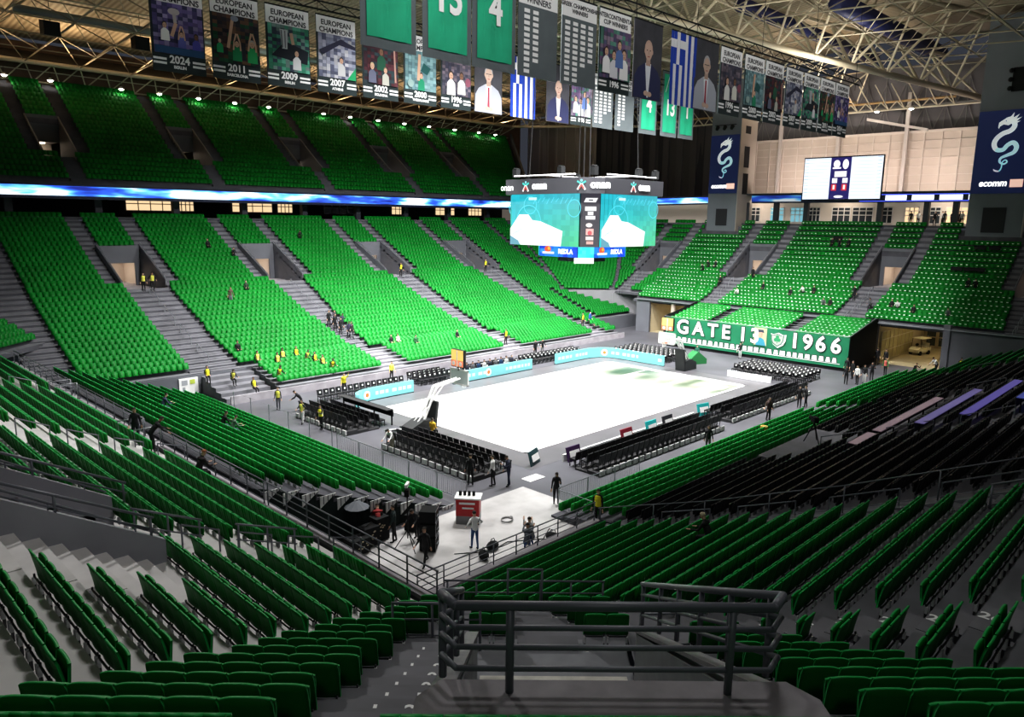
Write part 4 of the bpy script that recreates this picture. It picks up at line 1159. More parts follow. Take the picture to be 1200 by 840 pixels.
        for k in range(9):
            xa, xb = x0+w*k/9, x0+w*(k+1)/9
            for q in range(n//2):
                za, zb = h*q/(n/2), h*(q+1)/(n/2); s = .02*math.sin(k*1.1+q*.2)
                c = BL if k % 2 == 0 else WH_
                if k < 5 and zb > h*.60: c = BL if not (k == 2 or (h*.76 < (za+zb)/2 < h*.87)) else WH_
                mb.quad((xa,s,za),(xb,s,za),(xb,s,zb),(xa,s,zb),0,c)
        mb.build('cloth',[PICB],t)
    MB().tube((x0,0,z0*0+ (h+1.6 if kind in ('1','13','4') else h)),(x1,0,(h+1.6 if kind in ('1','13','4') else h)),.04,6).build('top_bar',[BLACK],t)
    return t
LA = ['1','13','4','cup','greek','inter','man','flag','man2','1996','2000','2002','2007','2009','2011','2024']
LAx = [-25.6,-22.3,-19.3,-16.2,-12.9,-9.7,-6.4,-2.45,.4,3.65,7.05,10.25,13.65,16.9,20.1,23.25]
for k, x in zip(LA, LAx): banner(k, x, -10.0, 21.30+.42*(x+26)/50, 'A', 4.45)
LB = LA[::-1]
LBx = [-27.9,-24.55,-21.15,-17.7,-14.25,-10.8,-7.4,-4.05,-.15,4.15,7.3,10.4,13.7,17.6,21.3,24.5]
for k, x in zip(LB, LBx): banner(k, x, 6.5, 22.0+.62*(x+28)/52, 'B', 4.7)
for y, z, nm in ((-10,25.95,'long dark truss bar carrying the near row of banners'),(6.5,26.95,'long dark truss bar carrying the back row of banners')):
    mb = MB(); mb.tube((-30,y+.05,z+.05),(27,y+.05,z+.6),.06,6).tube((-30,y+.05,z+.55),(27,y+.05,z+1.1),.05,6)
    for x in range(-30,27,2): f = (x+30)/57*.55; mb.tube((x,y+.05,z+.05+f),(x+1,y+.05,z+.56+f),.03,4).tube((x+1,y+.05,z+.56+f),(x+2,y+.05,z+.07+f),.03,4)
    for x in range(-28,27,9): mb.tube((x,y,z),(x,y,z+7),.02,4)
    tag(mb.build('banner_truss',[BLACK]), nm, 'truss')

# ------------------------------------------------------------------ hanging scoreboard
sb = thing('scoreboard', 'big square hanging scoreboard with teal screens over the court centre', 'scoreboard', (0,0,11.0))
H = Matrix.Translation((0,0,0))
DKG = mat('scoreboard_case',(.035,.035,.045),.5); TOPG = mat('scoreboard_fascia',(.055,.055,.065),.55)
R, HW = 4.4, 3.42
def ring(mb, r, c, z0, z1, mi=0):
    pts = [(r,-c),(r,c),(c,r),(-c,r),(-r,c),(-r,-c),(-c,-r),(c,-r)]
    return mb.prism([(x,y,z0) for x,y in pts], (0,0,z1-z0), mi)
ring(MB(),R-.12,HW,1.25,5.05).build('body',[DKG],sb)
ring(MB(),R+.5,HW+.2,5.0,6.1).build('top_fascia',[TOPG],sb)
ring(MB(),2.75,1.9,.38,1.22).build('lower_drum',[DKG],sb)
ring(MB(),1.6,1.0,.0,.40).build('base_box',[DKG],sb)
def screen_pic(w, h):
    p = Pic(w,h)
    p.cells(0,0,w,h,16,10,None,.10,lambda u,v:(.02+.05*u,.42+.10*(1-v),.52-.22*u*(1-v)*1.3))
    for k in range(3):
        cx, cy, r = [(w*.30,h*.78,h*.17),(w*.93,h*.72,h*.16),(w*.28,h*.45,h*.33)][k]
        p.line([(cx+r*math.cos(.3*i),cy+r*math.sin(.3*i)) for i in range(22)], .07, (.10,.62,.72))
    for k in range(9): p.line([(w*(.35+.065*k),h*(.80+.02*(k % 3))),(w*(.39+.065*k),h*(.93-.02*(k % 2)))], .06, (.12,.60,.72))
    p.rect(w*.28,h*.88,w*.40,h*.93,(.55,.85,.88))
    p.poly([(0,h*.10),(0,h*.32),(w*.14,h*.60),(w*.28,h*.60),(w*.34,h*.49),(w*.46,h*.47),(w*.78,h*.29),(w*.76,0),(w*.16,0),(w*.12,h*.09)],(.93,.97,.96))
    p.poly([(0,0),(0,h*.18),(w*.13,h*.08),(w*.15,0)],(.12,.33,.42))
    p.line([(w*.03,h*.28),(w*.25,h*.22),(w*.3,h*.38)],.05,(.6,.85,.88)); p.line([(w*.03,h*.2),(w*.2,h*.33)],.06,(.45,.7,.75))
    return p
w, h = 2*HW, 3.78
for nm, o, ex in (('a',(-R,HW,1.25),(0,-1,0)),('b',(-HW,-R,1.25),(1,0,0)),('c',(R,-HW,1.25),(0,1,0)),('d',(HW,R,1.25),(-1,0,0))):
    fr = frame(Vector(o)+Vector(ex).cross(Vector((0,0,1)))*.02, ex, (0,0,1))
    screen_pic(w,h).build('screen', fr, SCREEN, sb)
def cor(ang):
    c = Vector((math.cos(ang),math.sin(ang),0)); ex = Vector((0,0,1)).cross(c)
    return c, ex
for k in range(4):
    a = math.radians(225+90*k); c, ex = cor(a); d = (R-.12+HW)/R2+.03; cw = (R-.12-HW)*R2
    p = Pic(1.36,3.78); W2 = 1.36
    p.rect(0,0,W2,3.78,(.05,.045,.06)); p.poly([(.2,3.15),(.35,3.45),(1.2,3.45),(1.05,3.15)],(.8,.8,.82)); p.line([(.55,3.3),(.85,3.3)],.08,(.05,.05,.06))
    p.rect(.3,2.55,1.1,2.85,(.85,.85,.87)); p.rect(.5,2.25,.9,2.5,(.8,.8,.82)); p.rect(.36,1.95,1.04,2.2,(.85,.85,.87))
    p.ell(.62,1.55,.24,.15,(.85,.75,.72)); p.rect(.4,.85,.95,1.3,(.8,.45,.42)); p.ell(.68,1.0,.16,.16,(.6,.1,.12)); p.rect(.4,.5,.95,.75,(.85,.7,.65)); p.rect(.45,.2,.95,.42,(.65,.4,.36))
    fr = frame(c*d-ex*.68+Vector((0,0,1.25)), ex, (0,0,1)); p.build('corner_display', fr, SCREEN, sb)
# lettering and running-figure mark on the top band
LEDW = mat('led_white',(.9,.9,.9),.4,emis=(1,1,1),estr=1.2)
def opmark(o, ex, sc):
    o, ex = Vector(o), Vector(ex).normalized(); fr = frame(o, ex, (0,0,1))
    text('band_lettering','onan',.86*sc,LEDW,fr @ Matrix.Translation((.58*sc,.03,.02)),sb,bold=.035)
    p = Pic(1,1); x = -1.05*sc; s = sc
    p.ell(x,.36*s,.11*s,.11*s,(.25,.75,.85)); p.line([(x-.38*s,.30*s),(x,.08*s),(x+.38*s,.30*s)],.16*s,(.05,.62,.55)); p.line([(x-.02*s,.1*s),(x-.34*s,-.42*s)],.17*s,(.85,.85,.85)); p.line([(x+.02*s,.1*s),(x+.34*s,-.42*s)],.17*s,(.85,.85,.85)); p.line([(x,.02*s),(x-.2*s,-.32*s)],.12*s,(.75,.1,.08)); p.line([(x,.02*s),(x+.2*s,-.32*s)],.12*s,(.75,.1,.08))
    p.build('band_emblem', fr @ Matrix.Translation((0,0,.02)), SCREEN, sb)
opmark((-R-.52,.6,5.55),(0,-1,0),.85); opmark((.6,-R-.52,5.55),(1,0,0),.85)
c, ex = cor(math.radians(225)); opmark(c*((R+.5+HW+.2)/R2+.02)+ex*.12+Vector((0,0,5.58)), ex, .82)
text('band_lettering','onan',.7,LEDW,frame((-R-.54,3.45,5.5),(0,-1,0),(0,0,1)),sb)
# lower drum picture
for k in range(8):
    a = math.radians(180+45*k); c, ex = cor(a)
    d, ww = (2.78, 3.8) if k % 2 == 0 else ((2.75+1.9)/R2+.03, (2.75-1.9)*R2)
    p = Pic(ww,.84); p.cells(0,0,ww,.84,8,3,[(.02,.08,.75),(.02,.16,.85),(.03,.25,.9)],.2)
    if k % 2 == 1: p.cells(0,0,ww,.84,4,3,[(.05,.75,.85),(.1,.85,.9)],.1)
    else:
        for xx in (.55,):
            p.ell(xx+.3,.55,.34,.24,(.75,.12,.05)); p.ell(xx+.42,.6,.14,.13,(.9,.45,.08)); p.rect(xx-.25,.2,xx+.95,.36,(.9,.9,.9))
    fr = frame(c*d-ex*ww/2+Vector((0,0,.38)), ex, (0,0,1)); p.build('lower_display', fr, SCREEN, sb)
    if k % 2 == 0: text('drum_lettering','REDLA',.48,LEDW,frame(c*(d+.07)+ex*.75+Vector((0,0,.78)),ex,(0,0,1)),sb,bold=.02)
c, ex = cor(math.radians(225))
MB().obox(c*1.95-ex*.75+Vector((0,0,-.12)), ex*1.5, c*.05, (0,0,.42)).build('white_sign',[LEDW],sb)
for k,(x,y) in enumerate(((-4.2,3.2),(-4.4,-1.5),(-3.6,-3.9),(1.2,-4.3),(3.8,-4.0),(3.9,3.9))):
    mb = MB(); mb.box(x-.22,x+.22,y-.2,y+.2,6.3,6.9).tube((x,y,6.1),(x,y,6.35),.05,6).tube((x-.3,y,6.95),(x+.3,y,6.95),.04,5); mb.build('spotlight',[BLACK],sb)
mb = MB()
for x0,y0,x1,y1 in ((-4.6,-3,-4.6,3),(-3,-4.6,3,-4.6),(-4.6,0,4.6,0),(0,-4.6,0,4.6)): mb.tube((x0,y0,6.35),(x1,y1,6.35),.06,6)
mb.build('top_truss',[WHITE],sb)
for x,y in ((-3,-3),(3,-3),(-3,3),(3,3),(0,0)): MB().tube((x,y,6.1),(x*.8,y*.8,22.5),.035,6).build('cable',[BLACK],sb)

# ------------------------------------------------------------------ far end wall screen
t = thing('wall_screen', 'white line-up screen with a dark score column on the far end wall', 'screen', (52.4,5.75,17.15))
MB().box(0,.25,-9.85,.1,-.1,5.3).build('case',[BLACK],t)
p = Pic(9.75,5.15); p.rect(0,0,9.75,5.15,(.72,.80,.92))
for a,b in ((.1,3.3),(6.15,9.65)):
    for k in range(12):
        yy = .15+.41*k; p.rect(a,yy,b,yy+.27,(.93,.95,.97)); xe = a if a < 1 else b-.5
        p.rect(xe,yy+.29,xe+.5,yy+.38,(.15,.32,.62)); p.rect(a,yy+.30,b,yy+.36,(.50,.62,.80))
p.rect(3.45,0,6.0,5.15,(.02,.015,.12)); p.ell(4.2,4.35,.42,.5,(.9,.88,.92)); p.rect(3.7,3.75,4.75,3.95,(.9,.88,.92)); p.ell(5.3,4.3,.38,.62,(.9,.88,.92)); p.rect(4.0,2.75,5.5,3.45,(.9,.85,.88))
p.rect(3.75,2.0,4.4,2.6,(.9,.9,.95)); p.rect(5.05,2.0,5.7,2.6,(.9,.9,.95)); p.rect(3.7,1.05,4.35,1.85,(.55,.03,.05)); p.rect(3.9,1.2,4.15,1.75,(.9,.75,.7)); p.rect(5.0,1.05,5.65,1.85,(.55,.03,.05)); p.rect(5.2,1.2,5.45,1.75,(.9,.75,.7)); p.ell(4.7,.3,.6,.16,(.85,.85,.9))
p.build('screen_picture', frame((-.03,0,0),(0,-1,0),(0,0,1)), SCREEN, t)

# ------------------------------------------------------------------ concrete towers with dragon banners
def dragon(t, cx, cz, sc, par):
    """S-shaped dragon silhouette, tapering tail, drawn as one strip plus a horned head"""
    pts = []
    ctrl = [(.30,1.62,.16),(.44,1.45,.27),(.50,1.15,.30),(.30,.88,.30),(-.10,.72,.30),(-.42,.42,.30),(-.52,.05,.30),(-.34,-.28,.28),(.02,-.30,.26),(.25,-.02,.26),(.55,.12,.28),(.76,-.14,.28),(.66,-.48,.25),(.30,-.66,.20),(-.02,-.82,.16),(-.08,-1.06,.13),(.14,-1.22,.11),(.34,-1.10,.09),(.24,-.96,.08),(.08,-1.10,.07),(.06,-1.45,.08),(-.06,-1.66,.09),(-.30,-1.62,.10),(-.38,-1.52,.03)]
    L, Rr, C = [], [], []
    n = len(ctrl)
    dense = []
    for i in range(n-1):
        p0 = ctrl[max(0,i-1)]; p1 = ctrl[i]; p2 = ctrl[i+1]; p3 = ctrl[min(n-1,i+2)]
        for q in range(5):
            u = q/5; dense.append(tuple(.5*((2*b)+(-a+c)*u+(2*a-5*b+4*c-d)*u*u+(-a+3*b-3*c+d)*u**3) for a,b,c,d in zip(p0,p1,p2,p3)))
    dense.append(ctrl[-1])
    p = Pic(1,1); m = len(dense)
    for i in range(m-1):
        (xa,ya,wa),(xb,yb,wb) = dense[i],dense[i+1]; l = math.hypot(xb-xa,yb-ya) or 1e-3; nx, ny = -(yb-ya)/l, (xb-xa)/l
        f = i/m; col = (.62-.42*min(1,abs(f-.45)*1.2+.1) if .3 < f < .9 else .80, .88-.12*f, .92)
        p.poly([(sc*(xa+nx*wa/2),sc*(ya+ny*wa/2)),(sc*(xa-nx*wa/2),sc*(ya-ny*wa/2)),(sc*(xb-nx*wb/2),sc*(yb-ny*wb/2)),(sc*(xb+nx*wb/2),sc*(yb+ny*wb/2))], col)
        p.ell(sc*xb,sc*yb,sc*wb/2,sc*wb/2,col,10)
    W_ = (.88,.92,.94)
    p.poly([(sc*x,sc*y) for x,y in ((.46,1.40),(.30,1.30),(.16,1.22),(-.10,1.30),(-.30,1.18),(-.34,1.02),(-.40,1.12),(-.38,1.42),(-.18,1.56),(.05,1.72),(.30,1.78),(.56,1.62))], W_)
    for hx, hy, ex_, ey_ in ((.30,1.7,.42,2.02),(.46,1.66,.72,1.90),(.52,1.55,.86,1.70),(.52,1.42,.82,1.46)): p.poly([(sc*(hx-.1),sc*hy),(sc*(hx+.08),sc*(hy-.1)),(sc*ex_,sc*ey_)], W_)
    p.ell(sc*.02,sc*1.50,sc*.05,sc*.03,(.03,.04,.18))
    return p.build('dragon_emblem', frame((-.03,cx,cz),(0,-1,0),(0,0,1)) , attr_mat('glow_print',.35), par, step=.0006)  # printed emblem given a glow of its own to look brighter
TOW = mat('tower_grey',(.15,.165,.19),.7,noise=.08,nscale=.3); TOWC = mat('tower_cream',(.48,.42,.37),.7,noise=.06,nscale=.3); NAVB = mat('navy_banner',(.012,.022,.085),.6,emis=(.01,.02,.10),estr=.25)  # banner cloth also gets a faint glow, though it is no lamp
for k, (ya, yb, zb0, zb1, nm) in enumerate(((13.9,18.3,18.0,25.8,'left of the wall screen'),(-19.6,-14.3,17.5,26.2,'at the right edge'))):
    mb = MB(); mb.box(50.0,54.5,ya,yb,11.5,36)
    mb.box(50.02,54.5,ya-.08,ya,11.5,36,1)
    if k == 0:
        for z in (17.9,21.5,26.0): mb.box(51.2,52.6,ya-.12,ya-.08,z,z+(1.0 if z > 25 else 2.8),2)
        mb.box(49.93,50,15.2,16.9,13.6,15.9,2)
    else:
        mb.box(49.93,50,-18.0,-15.8,13.3,16.0,2)
    struct(mb.build('tower_wall',[TOW,TOWC,mat('dark_opening',(.02,.02,.025),.8)]))
    t = thing('tower_banner', f'navy banner with a pale dragon emblem on the tower {nm}', 'banner', (49.9,(ya+yb)/2,zb0))
    hw = (yb-ya)/2-.05
    MB().box(-.02,.06,-hw,hw,0,zb1-zb0).build('cloth',[NAVB],t)
    sc = (zb1-zb0)/5.3
    dragon(t, 0, (zb1-zb0)*.585, sc, t)
    text('banner_lettering','ecomm',.30*(zb1-zb0)/2.0*.75,LEDW,frame((-.04,.55,(zb1-zb0)*.125),(0,-1,0),(0,0,1)),t,bold=.03,align='CENTER',shear=.15,sx=.9)
    MB().box(-.05,-.03,-hw+.35,-hw+1.55,(zb1-zb0)*.075,(zb1-zb0)*.17).build('logo_box',[mat('logo_pale',(.85,.55,.48),.5,emis=(.95,.6,.5),estr=.6)],t)
    if k == 1:
        o = thing('spotlight_rack','dark rack of stage lights hanging on the right tower above the dragon banner','spotlight',(49.6,-18.3,28.0))
        MB().box(-.1,.1,-1.2,1.2,0,2.4).build('rack_frame',[BLACK],o)
        for q in range(6): MB().ball((-.3,-1.3+2.6*(q % 2),.3+.9*(q//2)),.25,8,6).build('spotlight_head',[BLACK],o)
    else:
        o = thing('spotlight_rack','three dark stage lights hanging above the left dragon banner','spotlight',(49.6,16.0,26.6))
        MB().tube((0,-1.6,.5),(0,1.6,.5),.05,6).build('rack_bar',[BLACK],o)
        for q in (-1,0,1): MB().tube((-.1,q*1.1,.3),(-.4,q*1.1,-.1),.26,10,r2=.2).build('spotlight_head',[BLACK],o)

# ------------------------------------------------------------------ roof: deck, space frame, girders, ducts, lamps
def deck_mat():
    m = bpy.data.materials.new('roof_deck'); m.use_nodes = True
    nt = m.node_tree; b = nt.nodes['Principled BSDF']; L = nt.links.new
    tc = nt.nodes.new('ShaderNodeTexCoord'); wv = nt.nodes.new('ShaderNodeTexWave'); wv.wave_type = 'BANDS'; wv.bands_direction = 'X'
    wv.inputs['Scale'].default_value = .55; wv.inputs['Distortion'].default_value = 0
    L(tc.outputs['Object'], wv.inputs['Vector'])
    rp = nt.nodes.new('ShaderNodeValToRGB'); rp.color_ramp.elements[0].color = (.22,.18,.13,1); rp.color_ramp.elements[1].color = (.42,.36,.27,1)
    L(wv.outputs['Fac'], rp.inputs['Fac']); L(rp.outputs['Color'], b.inputs['Base Color']); b.inputs['Roughness'].default_value = .7
    bp = nt.nodes.new('ShaderNodeBump'); bp.inputs['Strength'].default_value = .6; L(wv.outputs['Fac'], bp.inputs['Height']); L(bp.outputs['Normal'], b.inputs['Normal'])
    return m
mb = MB()
def zr_(y): return 33.4+(63-abs(y))*.075
mb.quad((-70,63.5,zr_(63)),(64,63.5,zr_(63)),(64,0,zr_(0)),(-70,0,zr_(0))); mb.quad((-70,0,zr_(0)),(64,0,zr_(0)),(64,-63.5,zr_(63)),(-70,-63.5,zr_(63)))
struct(mb.build('ceiling',[deck_mat()]))
def zb(x, y): return 30.3+(59.5-abs(y))*.055
mb = MB()
xs = [-66+5.4*i for i in range(24)]; ys = [59.5-6.0*j for j in range(19)]
for i, x in enumerate(xs):
    if x > 59: continue
    for j, y in enumerate(ys):
        z = zb(x,y)
        if j+1 < len(ys): mb.tube((x,y,z),(x,ys[j+1],zb(x,ys[j+1])),.075,4,caps=False)
        if i+1 < len(xs) and xs[i+1] < 60 and j: mb.tube((x,y,z),(xs[i+1],y,z),.06,4,caps=False)
        if i+1 < len(xs) and xs[i+1] < 60 and j+1 < len(ys):
            a, b = (x+xs[i+1])/2, (y+ys[j+1])/2; tz = zb(a,b)+2.3
            for qx, qy in ((x,y),(xs[i+1],y),(x,ys[j+1]),(xs[i+1],ys[j+1])): mb.tube((qx,qy,zb(qx,qy)),(a,b,tz),.055,4,caps=False)
            mb.tube((a,b,tz),(a+5.4,b,tz),.06,4,caps=False)
tag(mb.build('roof_truss',[TRUSSD]), 'wide space frame of thin beige steel bars under the whole roof deck', 'truss')
# eave girder over the far stand, with the lamp row
t = thing('roof_truss','long pale eave girder over the far upper tier with lamps below it','truss',(0,59.5,30.3))
MB().tube((-66,0,0),(52,0,0),.26,8).build('main_chord',[TRUSS],t,smooth=True)
MB().tube((-66,3.0,-1.6),(54,3.0,-1.6),.10,6).tube((-66,2.4,-.5),(52,2.4,-.5),.06,6).build('lower_chord',[TRUSS],t)
mb = MB()
for k in range(44):
    x = -66+2.7*k; mb.tube((x,0,0),(x+1.35,3,-1.6),.07,5,caps=False).tube((x+2.7,0,0),(x+1.35,3,-1.6),.07,5,caps=False)
mb.build('web_bars',[TRUSS],t)
MB().prism([(-66,.3,.35),(52,.3,.35),(52,3.5,1.6),(-66,3.5,1.6)],(0,0,.1)).build('gutter_panel',[mat('gutter_dark',(.05,.045,.04),.7)],t)
LAMP = mat('lamp_glow',(1,.95,.85),.5,emis=(1,.93,.8),estr=30)
LAMPS = []
def lamp(p, lab):
    o = thing('roof_lamp', lab, 'lamp', p, 0, 'roof lamps')
    MB().tube((0,0,.0),(0,0,.28),.38,10,r2=.12).build('lamp_shade',[WHITE],o); MB().ball((0,0,-.02),.26,8,6,sc=(1,1,.5)).build('bulb',[LAMP],o); MB().tube((0,0,.25),(0,0,.9),.02,5).build('hanger',[BLACK],o)
    LAMPS.append(p)
lx = [-29,-24.6,-20.2,-12.8,-8.4,-3.6,1.2,6.0,14.5,19,24,29,34,39.5,45,49]
for k, x in enumerate(lx): lamp((x,60.6,28.75), f'small glowing lamp under the far eave girder, {nth(k+1)} from the left')
# main girder running down to the right tower
t = thing('roof_truss','thick cream triangular girder slanting down to the right-hand tower','truss',(0,0,0))
g0, g1 = Vector((-2,14.6,35.3)), Vector((58.5,-12.2,28.9)); up1, up2 = Vector((1,-4.0,6.9)), Vector((-1,4.2,5.2))
MB().tube(g0,g1,.34,10).build('bottom_chord',[TRUSS],t,smooth=True)
MB().tube(g0+up1,g1+up1,.24,8).build('top_chord',[TRUSS],t,smooth=True); MB().tube(g0+up2,g1+up2,.22,8).build('top_chord',[TRUSS],t,smooth=True)
n = 13
for side, u in (('a',up1),('b',up2)):
    mb = MB()
    for k in range(n):
        a, b, c = g0.lerp(g1,k/n), g0.lerp(g1,(k+1)/n), g0.lerp(g1,(k+.5)/n)+u
        mb.tube(a,c,.15,6,caps=False).tube(c,b,.13,6,caps=False)
    mb.build('web_bars',[TRUSS],t)
mb = MB()
for k in range(n): a = g0.lerp(g1,(k+.5)/n); mb.tube(a+up1,a+up2,.10,5,caps=False)
mb.build('cross_bars',[TRUSS],t)
t = thing('roof_truss','cream girder parallel to the near banner row, behind its right half','truss',(0,0,0))
g0, g1 = Vector((-10,20,33.2)), Vector((58,2,29.6)); u = Vector((0,-2.5,3.2))
MB().tube(g0,g1,.16,8).tube(g0+u,g1+u,.14,8).build('chord',[TRUSS],t,smooth=True)
mb = MB()
for k in range(16): a,b,c = g0.lerp(g1,k/16),g0.lerp(g1,(k+1)/16),g0.lerp(g1,(k+.5)/16)+u; mb.tube(a,c,.09,5,caps=False).tube(c,b,.09,5,caps=False)
mb.build('web_bars',[TRUSS],t)
# end girder with lamps over the far end wall
t = thing('roof_truss','warm-lit double-chord end girder above the far end wall','truss',(58.5,0,28.4))
MB().tube((0,-12.5,0),(0,36,.2),.13,6).build('lower_chord',[TRUSS],t); MB().tube((0,-9.5,.95),(0,36,1.2),.15,6).build('upper_chord',[mat('ochre_steel',(.55,.36,.17),.5)],t)
mb = MB()
for k in range(24): y = -9.5+1.9*k; mb.tube((0,y,.02),(-.2,y+.95,1.0),.07,5,caps=False).tube((-.2,y+.95,1.0),(0,y+1.9,.02),.07,5,caps=False).tube((0,y,.02),(-4,y+.5,2.6),.07,5,caps=False)
mb.build('web_bars',[TRUSS],t)
for k, y in enumerate((3.4,-.6,-4.7,10.5,16)): lamp((58.2,y,28.3), f'glowing lamp under the far end girder, {nth(k+1)} of that row')
t = thing('roof_truss','corner eave girder from the far upper tier to the beige wall','truss',(0,0,0))
g0, g1 = Vector((52,59.5,30.3)), Vector((60,34,29.2))
mb = MB().tube(g0,g1,.2,8); mb.build('chord',[TRUSS],t)
mb = MB()
for k in range(9): a,b,c = g0.lerp(g1,k/9),g0.lerp(g1,(k+1)/9),g0.lerp(g1,(k+.5)/9)+Vector((-1,-1,1.8)); mb.tube(a,c,.08,5).tube(c,b,.08,5)
mb.build('web_bars',[TRUSS],t)
# ducts and loudspeaker boxes on the left, navy duct on the right
tag(MB().tube((-27,44,32.2),(40,44,32.2),.34,12).build('air_duct',[mat('duct_steel',(.42,.45,.44),.35,.6)],smooth=True), 'long silver round air duct under the roof, top left', 'duct')
tag(MB().tube((30,-6,35),(60,-6.8,34.8),.9,12).build('air_duct',[mat('duct_navy',(.02,.025,.10),.6)],smooth=True), 'thick navy wrapped duct under the roof, top right', 'duct')
tag(MB().tube((26,2,35.4),(60,1,35.2),.7,12).build('air_duct',[mat('duct_navy',(.02,.025,.10),.6)],smooth=True), 'second navy wrapped duct under the roof, left of the first', 'duct')
for k,(x,lab) in enumerate(((-23.6,'dark loudspeaker box hanging below the silver duct, left one'),(-15.5,'dark loudspeaker box hanging below the silver duct, right one'))):
    t = thing('loudspeaker',lab,'speaker',(x,46,30.6)); MB().prism([(-.7,-.5,0),(.7,-.5,0),(.8,.5,.2),(-.8,.5,.2)],(0,0,1.3)).build('cabinet',[BLACK],t); MB().tube((0,0,1.2),(0,0,3.5),.03,5).build('hanger',[BLACK],t)

# ------------------------------------------------------------------ courtside chairs
def chair_quads(white):
    V, Q, M = [], [], []
    def box(x0,x1,y0,y1,z0,z1, mi=0, lean=0.0):
        o = len(V)
        for z, dy in ((z0,0),(z1,lean)): V.extend([(x0,y0+dy,z),(x1,y0+dy,z),(x1,y1+dy,z),(x0,y1+dy,z)])
        for f in ((0,1,5,4),(1,2,6,5),(2,3,7,6),(3,0,4,7),(4,5,6,7),(0,3,2,1)): Q.append(tuple(o+i for i in f)); M.append(mi)
    box(-.23,.23,-.22,.22,.40,.47); box(-.23,.23,-.26,-.20,.50,.92,0,-.08)
    for x in (-.22,.18):
        box(x,x+.04,-.24,-.20,0,.55,2); box(x,x+.04,.17,.21,0,.40,2)
    box(-.22,.22,-.23,-.21,.10,.13,2)
    if white: box(-.07,.07,-.205,-.195,.66,.80,1,-.02)
    return np.array(V,float), np.array(Q), np.array(M)
CHAIRS = []     # x,y,z,ang,white,label-block,row,idx
def chair_rows(axis, c0, dc, n, a0, a1, face, white, block, pitch=.54, dz=0.0):
    ang = math.atan2(face[1],face[0])-math.pi/2
    m = int(abs(a1-a0)/pitch)
    for r in range(n):
        for k in range(m):
            a = a0+(a1-a0)*(k+.5)/m; c = c0+dc*r
            x, y = (c,a) if axis == 'x' else (a,c)
            CHAIRS.append((x,y,dz*r+.02,ang,white,block,r,k))
chair_rows('x',-16.9,-.86,4,-.9,-9.0,(1,0),False,'block behind the near hoop, right half',.54,.10)
chair_rows('x',-17.0,-.86,4,9.4,3.2,(1,0),False,'block behind the near hoop, left half',.54,.10)
chair_rows('y',-11.2,-.86,3,-14.0,-.4,(0,1),False,'first block along the near sideline',.54,.10)
chair_rows('y',-10.7,-.86,3,1.9,14.8,(0,1),False,'second block along the near sideline',.54,.10)
chair_rows('y',12.2,.8,1,-16.6,-8.2,(0,-1),True,'single row behind the left cyan board')
chair_rows('y',11.6,.75,3,-7.2,-3.4,(0,-1),True,'bench block beside the orange panel',.54)
chair_rows('y',11.4,.8,2,-2.2,5.0,(0,-1),True,'team bench behind the middle cyan board')
chair_rows('y',11.6,.8,2,6.0,14.6,(0,-1),True,'rows behind the right cyan board')
chair_rows('x',17.4,.85,5,9.6,2.9,(-1,0),True,'block behind the curved cyan board',.54)
chair_rows('x',18.2,.85,5,-3.9,-10.9,(-1,0),True,'block below the long green banner',.54)
order = sorted(range(len(CHAIRS)), key=lambda k: (Vector(CHAIRS[k][:3])-CAM).length)
near, far_ = order[:300], order[300:]
BLKP = mat('chair_black',(.010,.010,.012),.5); CLEG = mat('chair_leg',(.06,.06,.065),.4,.5)
cm = {}
for wq in (False, True):
    V,Qd,M = chair_quads(wq); me = bpy.data.meshes.new('courtside_chair'); me.from_pydata([tuple(v) for v in V],[],[tuple(int(i) for i in q) for q in Qd])
    for m in (BLKP, PAPER, CLEG): me.materials.append(m)
    me.polygons.foreach_set('material_index',[int(i) for i in M]); cm[wq] = me
for k in near:
    c = CHAIRS[k]; o = bpy.data.objects.new('courtside_chair', cm[c[4]]); COL.objects.link(o); o.location = c[:3]; o.rotation_euler = (0,0,c[3])
    tag(o, f'black courtside chair, {nth(c[7]+1)} in {nth(c[6]+1)} row, {c[5]}', 'chair', 'black courtside chairs')
V,Qd,M = chair_quads(True); o = merge('courtside_chairs',V,Qd,M,[CHAIRS[k][:4] for k in far_],[BLKP,PAPER,CLEG])
tag(o,'black courtside chairs with white marks in the farthest blocks','chairs',kind='stuff')
# low platforms under the near blocks
PLAT = mat('platform_black',(.03,.03,.033),.7); PALE = mat('platform_pale',(.5,.5,.5),.6)
def platform(axis, c0, dc, n, a0, a1, label):
    t = thing('seating_platform', label, 'platform', (0,0,0))
    mb = MB(); s = 1 if dc > 0 else -1; lo, hi = min(a0,a1)-.2, max(a0,a1)+.2
    for r in range(1,n):
        c = c0+dc*r
        if axis == 'x': mb.box(min(c-s*.42,c+s*.44),max(c-s*.42,c+s*.44),lo,hi,0,.10*r)
        else: mb.box(lo,hi,min(c-s*.42,c+s*.44),max(c-s*.42,c+s*.44),0,.10*r)
    mb.build('deck',[PLAT],t)
    ce = c0+dc*(n-1)+s*.46; mb = MB()
    m = int((hi-lo)/.62)
    for k in range(m):
        a = lo+(hi-lo)*k/m
        if axis == 'x': mb.box(min(ce,ce+s*.1),max(ce,ce+s*.1),a,a+.42,.06,.36)
        else: mb.box(a,a+.42,min(ce,ce+s*.1),max(ce,ce+s*.1),.06,.36)
    o = mb.build('rear_panel',[PALE],t); o['kind'] = 'stuff'
platform('x',-16.9,-.86,4,-.9,-9.0,'low platform with pale rear panels under the chairs right of the near hoop')
platform('x',-17.0,-.86,4,9.4,3.2,'low platform with pale rear panels under the chairs left of the near hoop')
platform('y',-11.2,-.86,3,-14.0,-.4,'long low platform with pale rear panels, first along the near sideline')
platform('y',-10.7,-.86,3,1.9,14.8,'long low platform with pale rear panels, second along the near sideline')

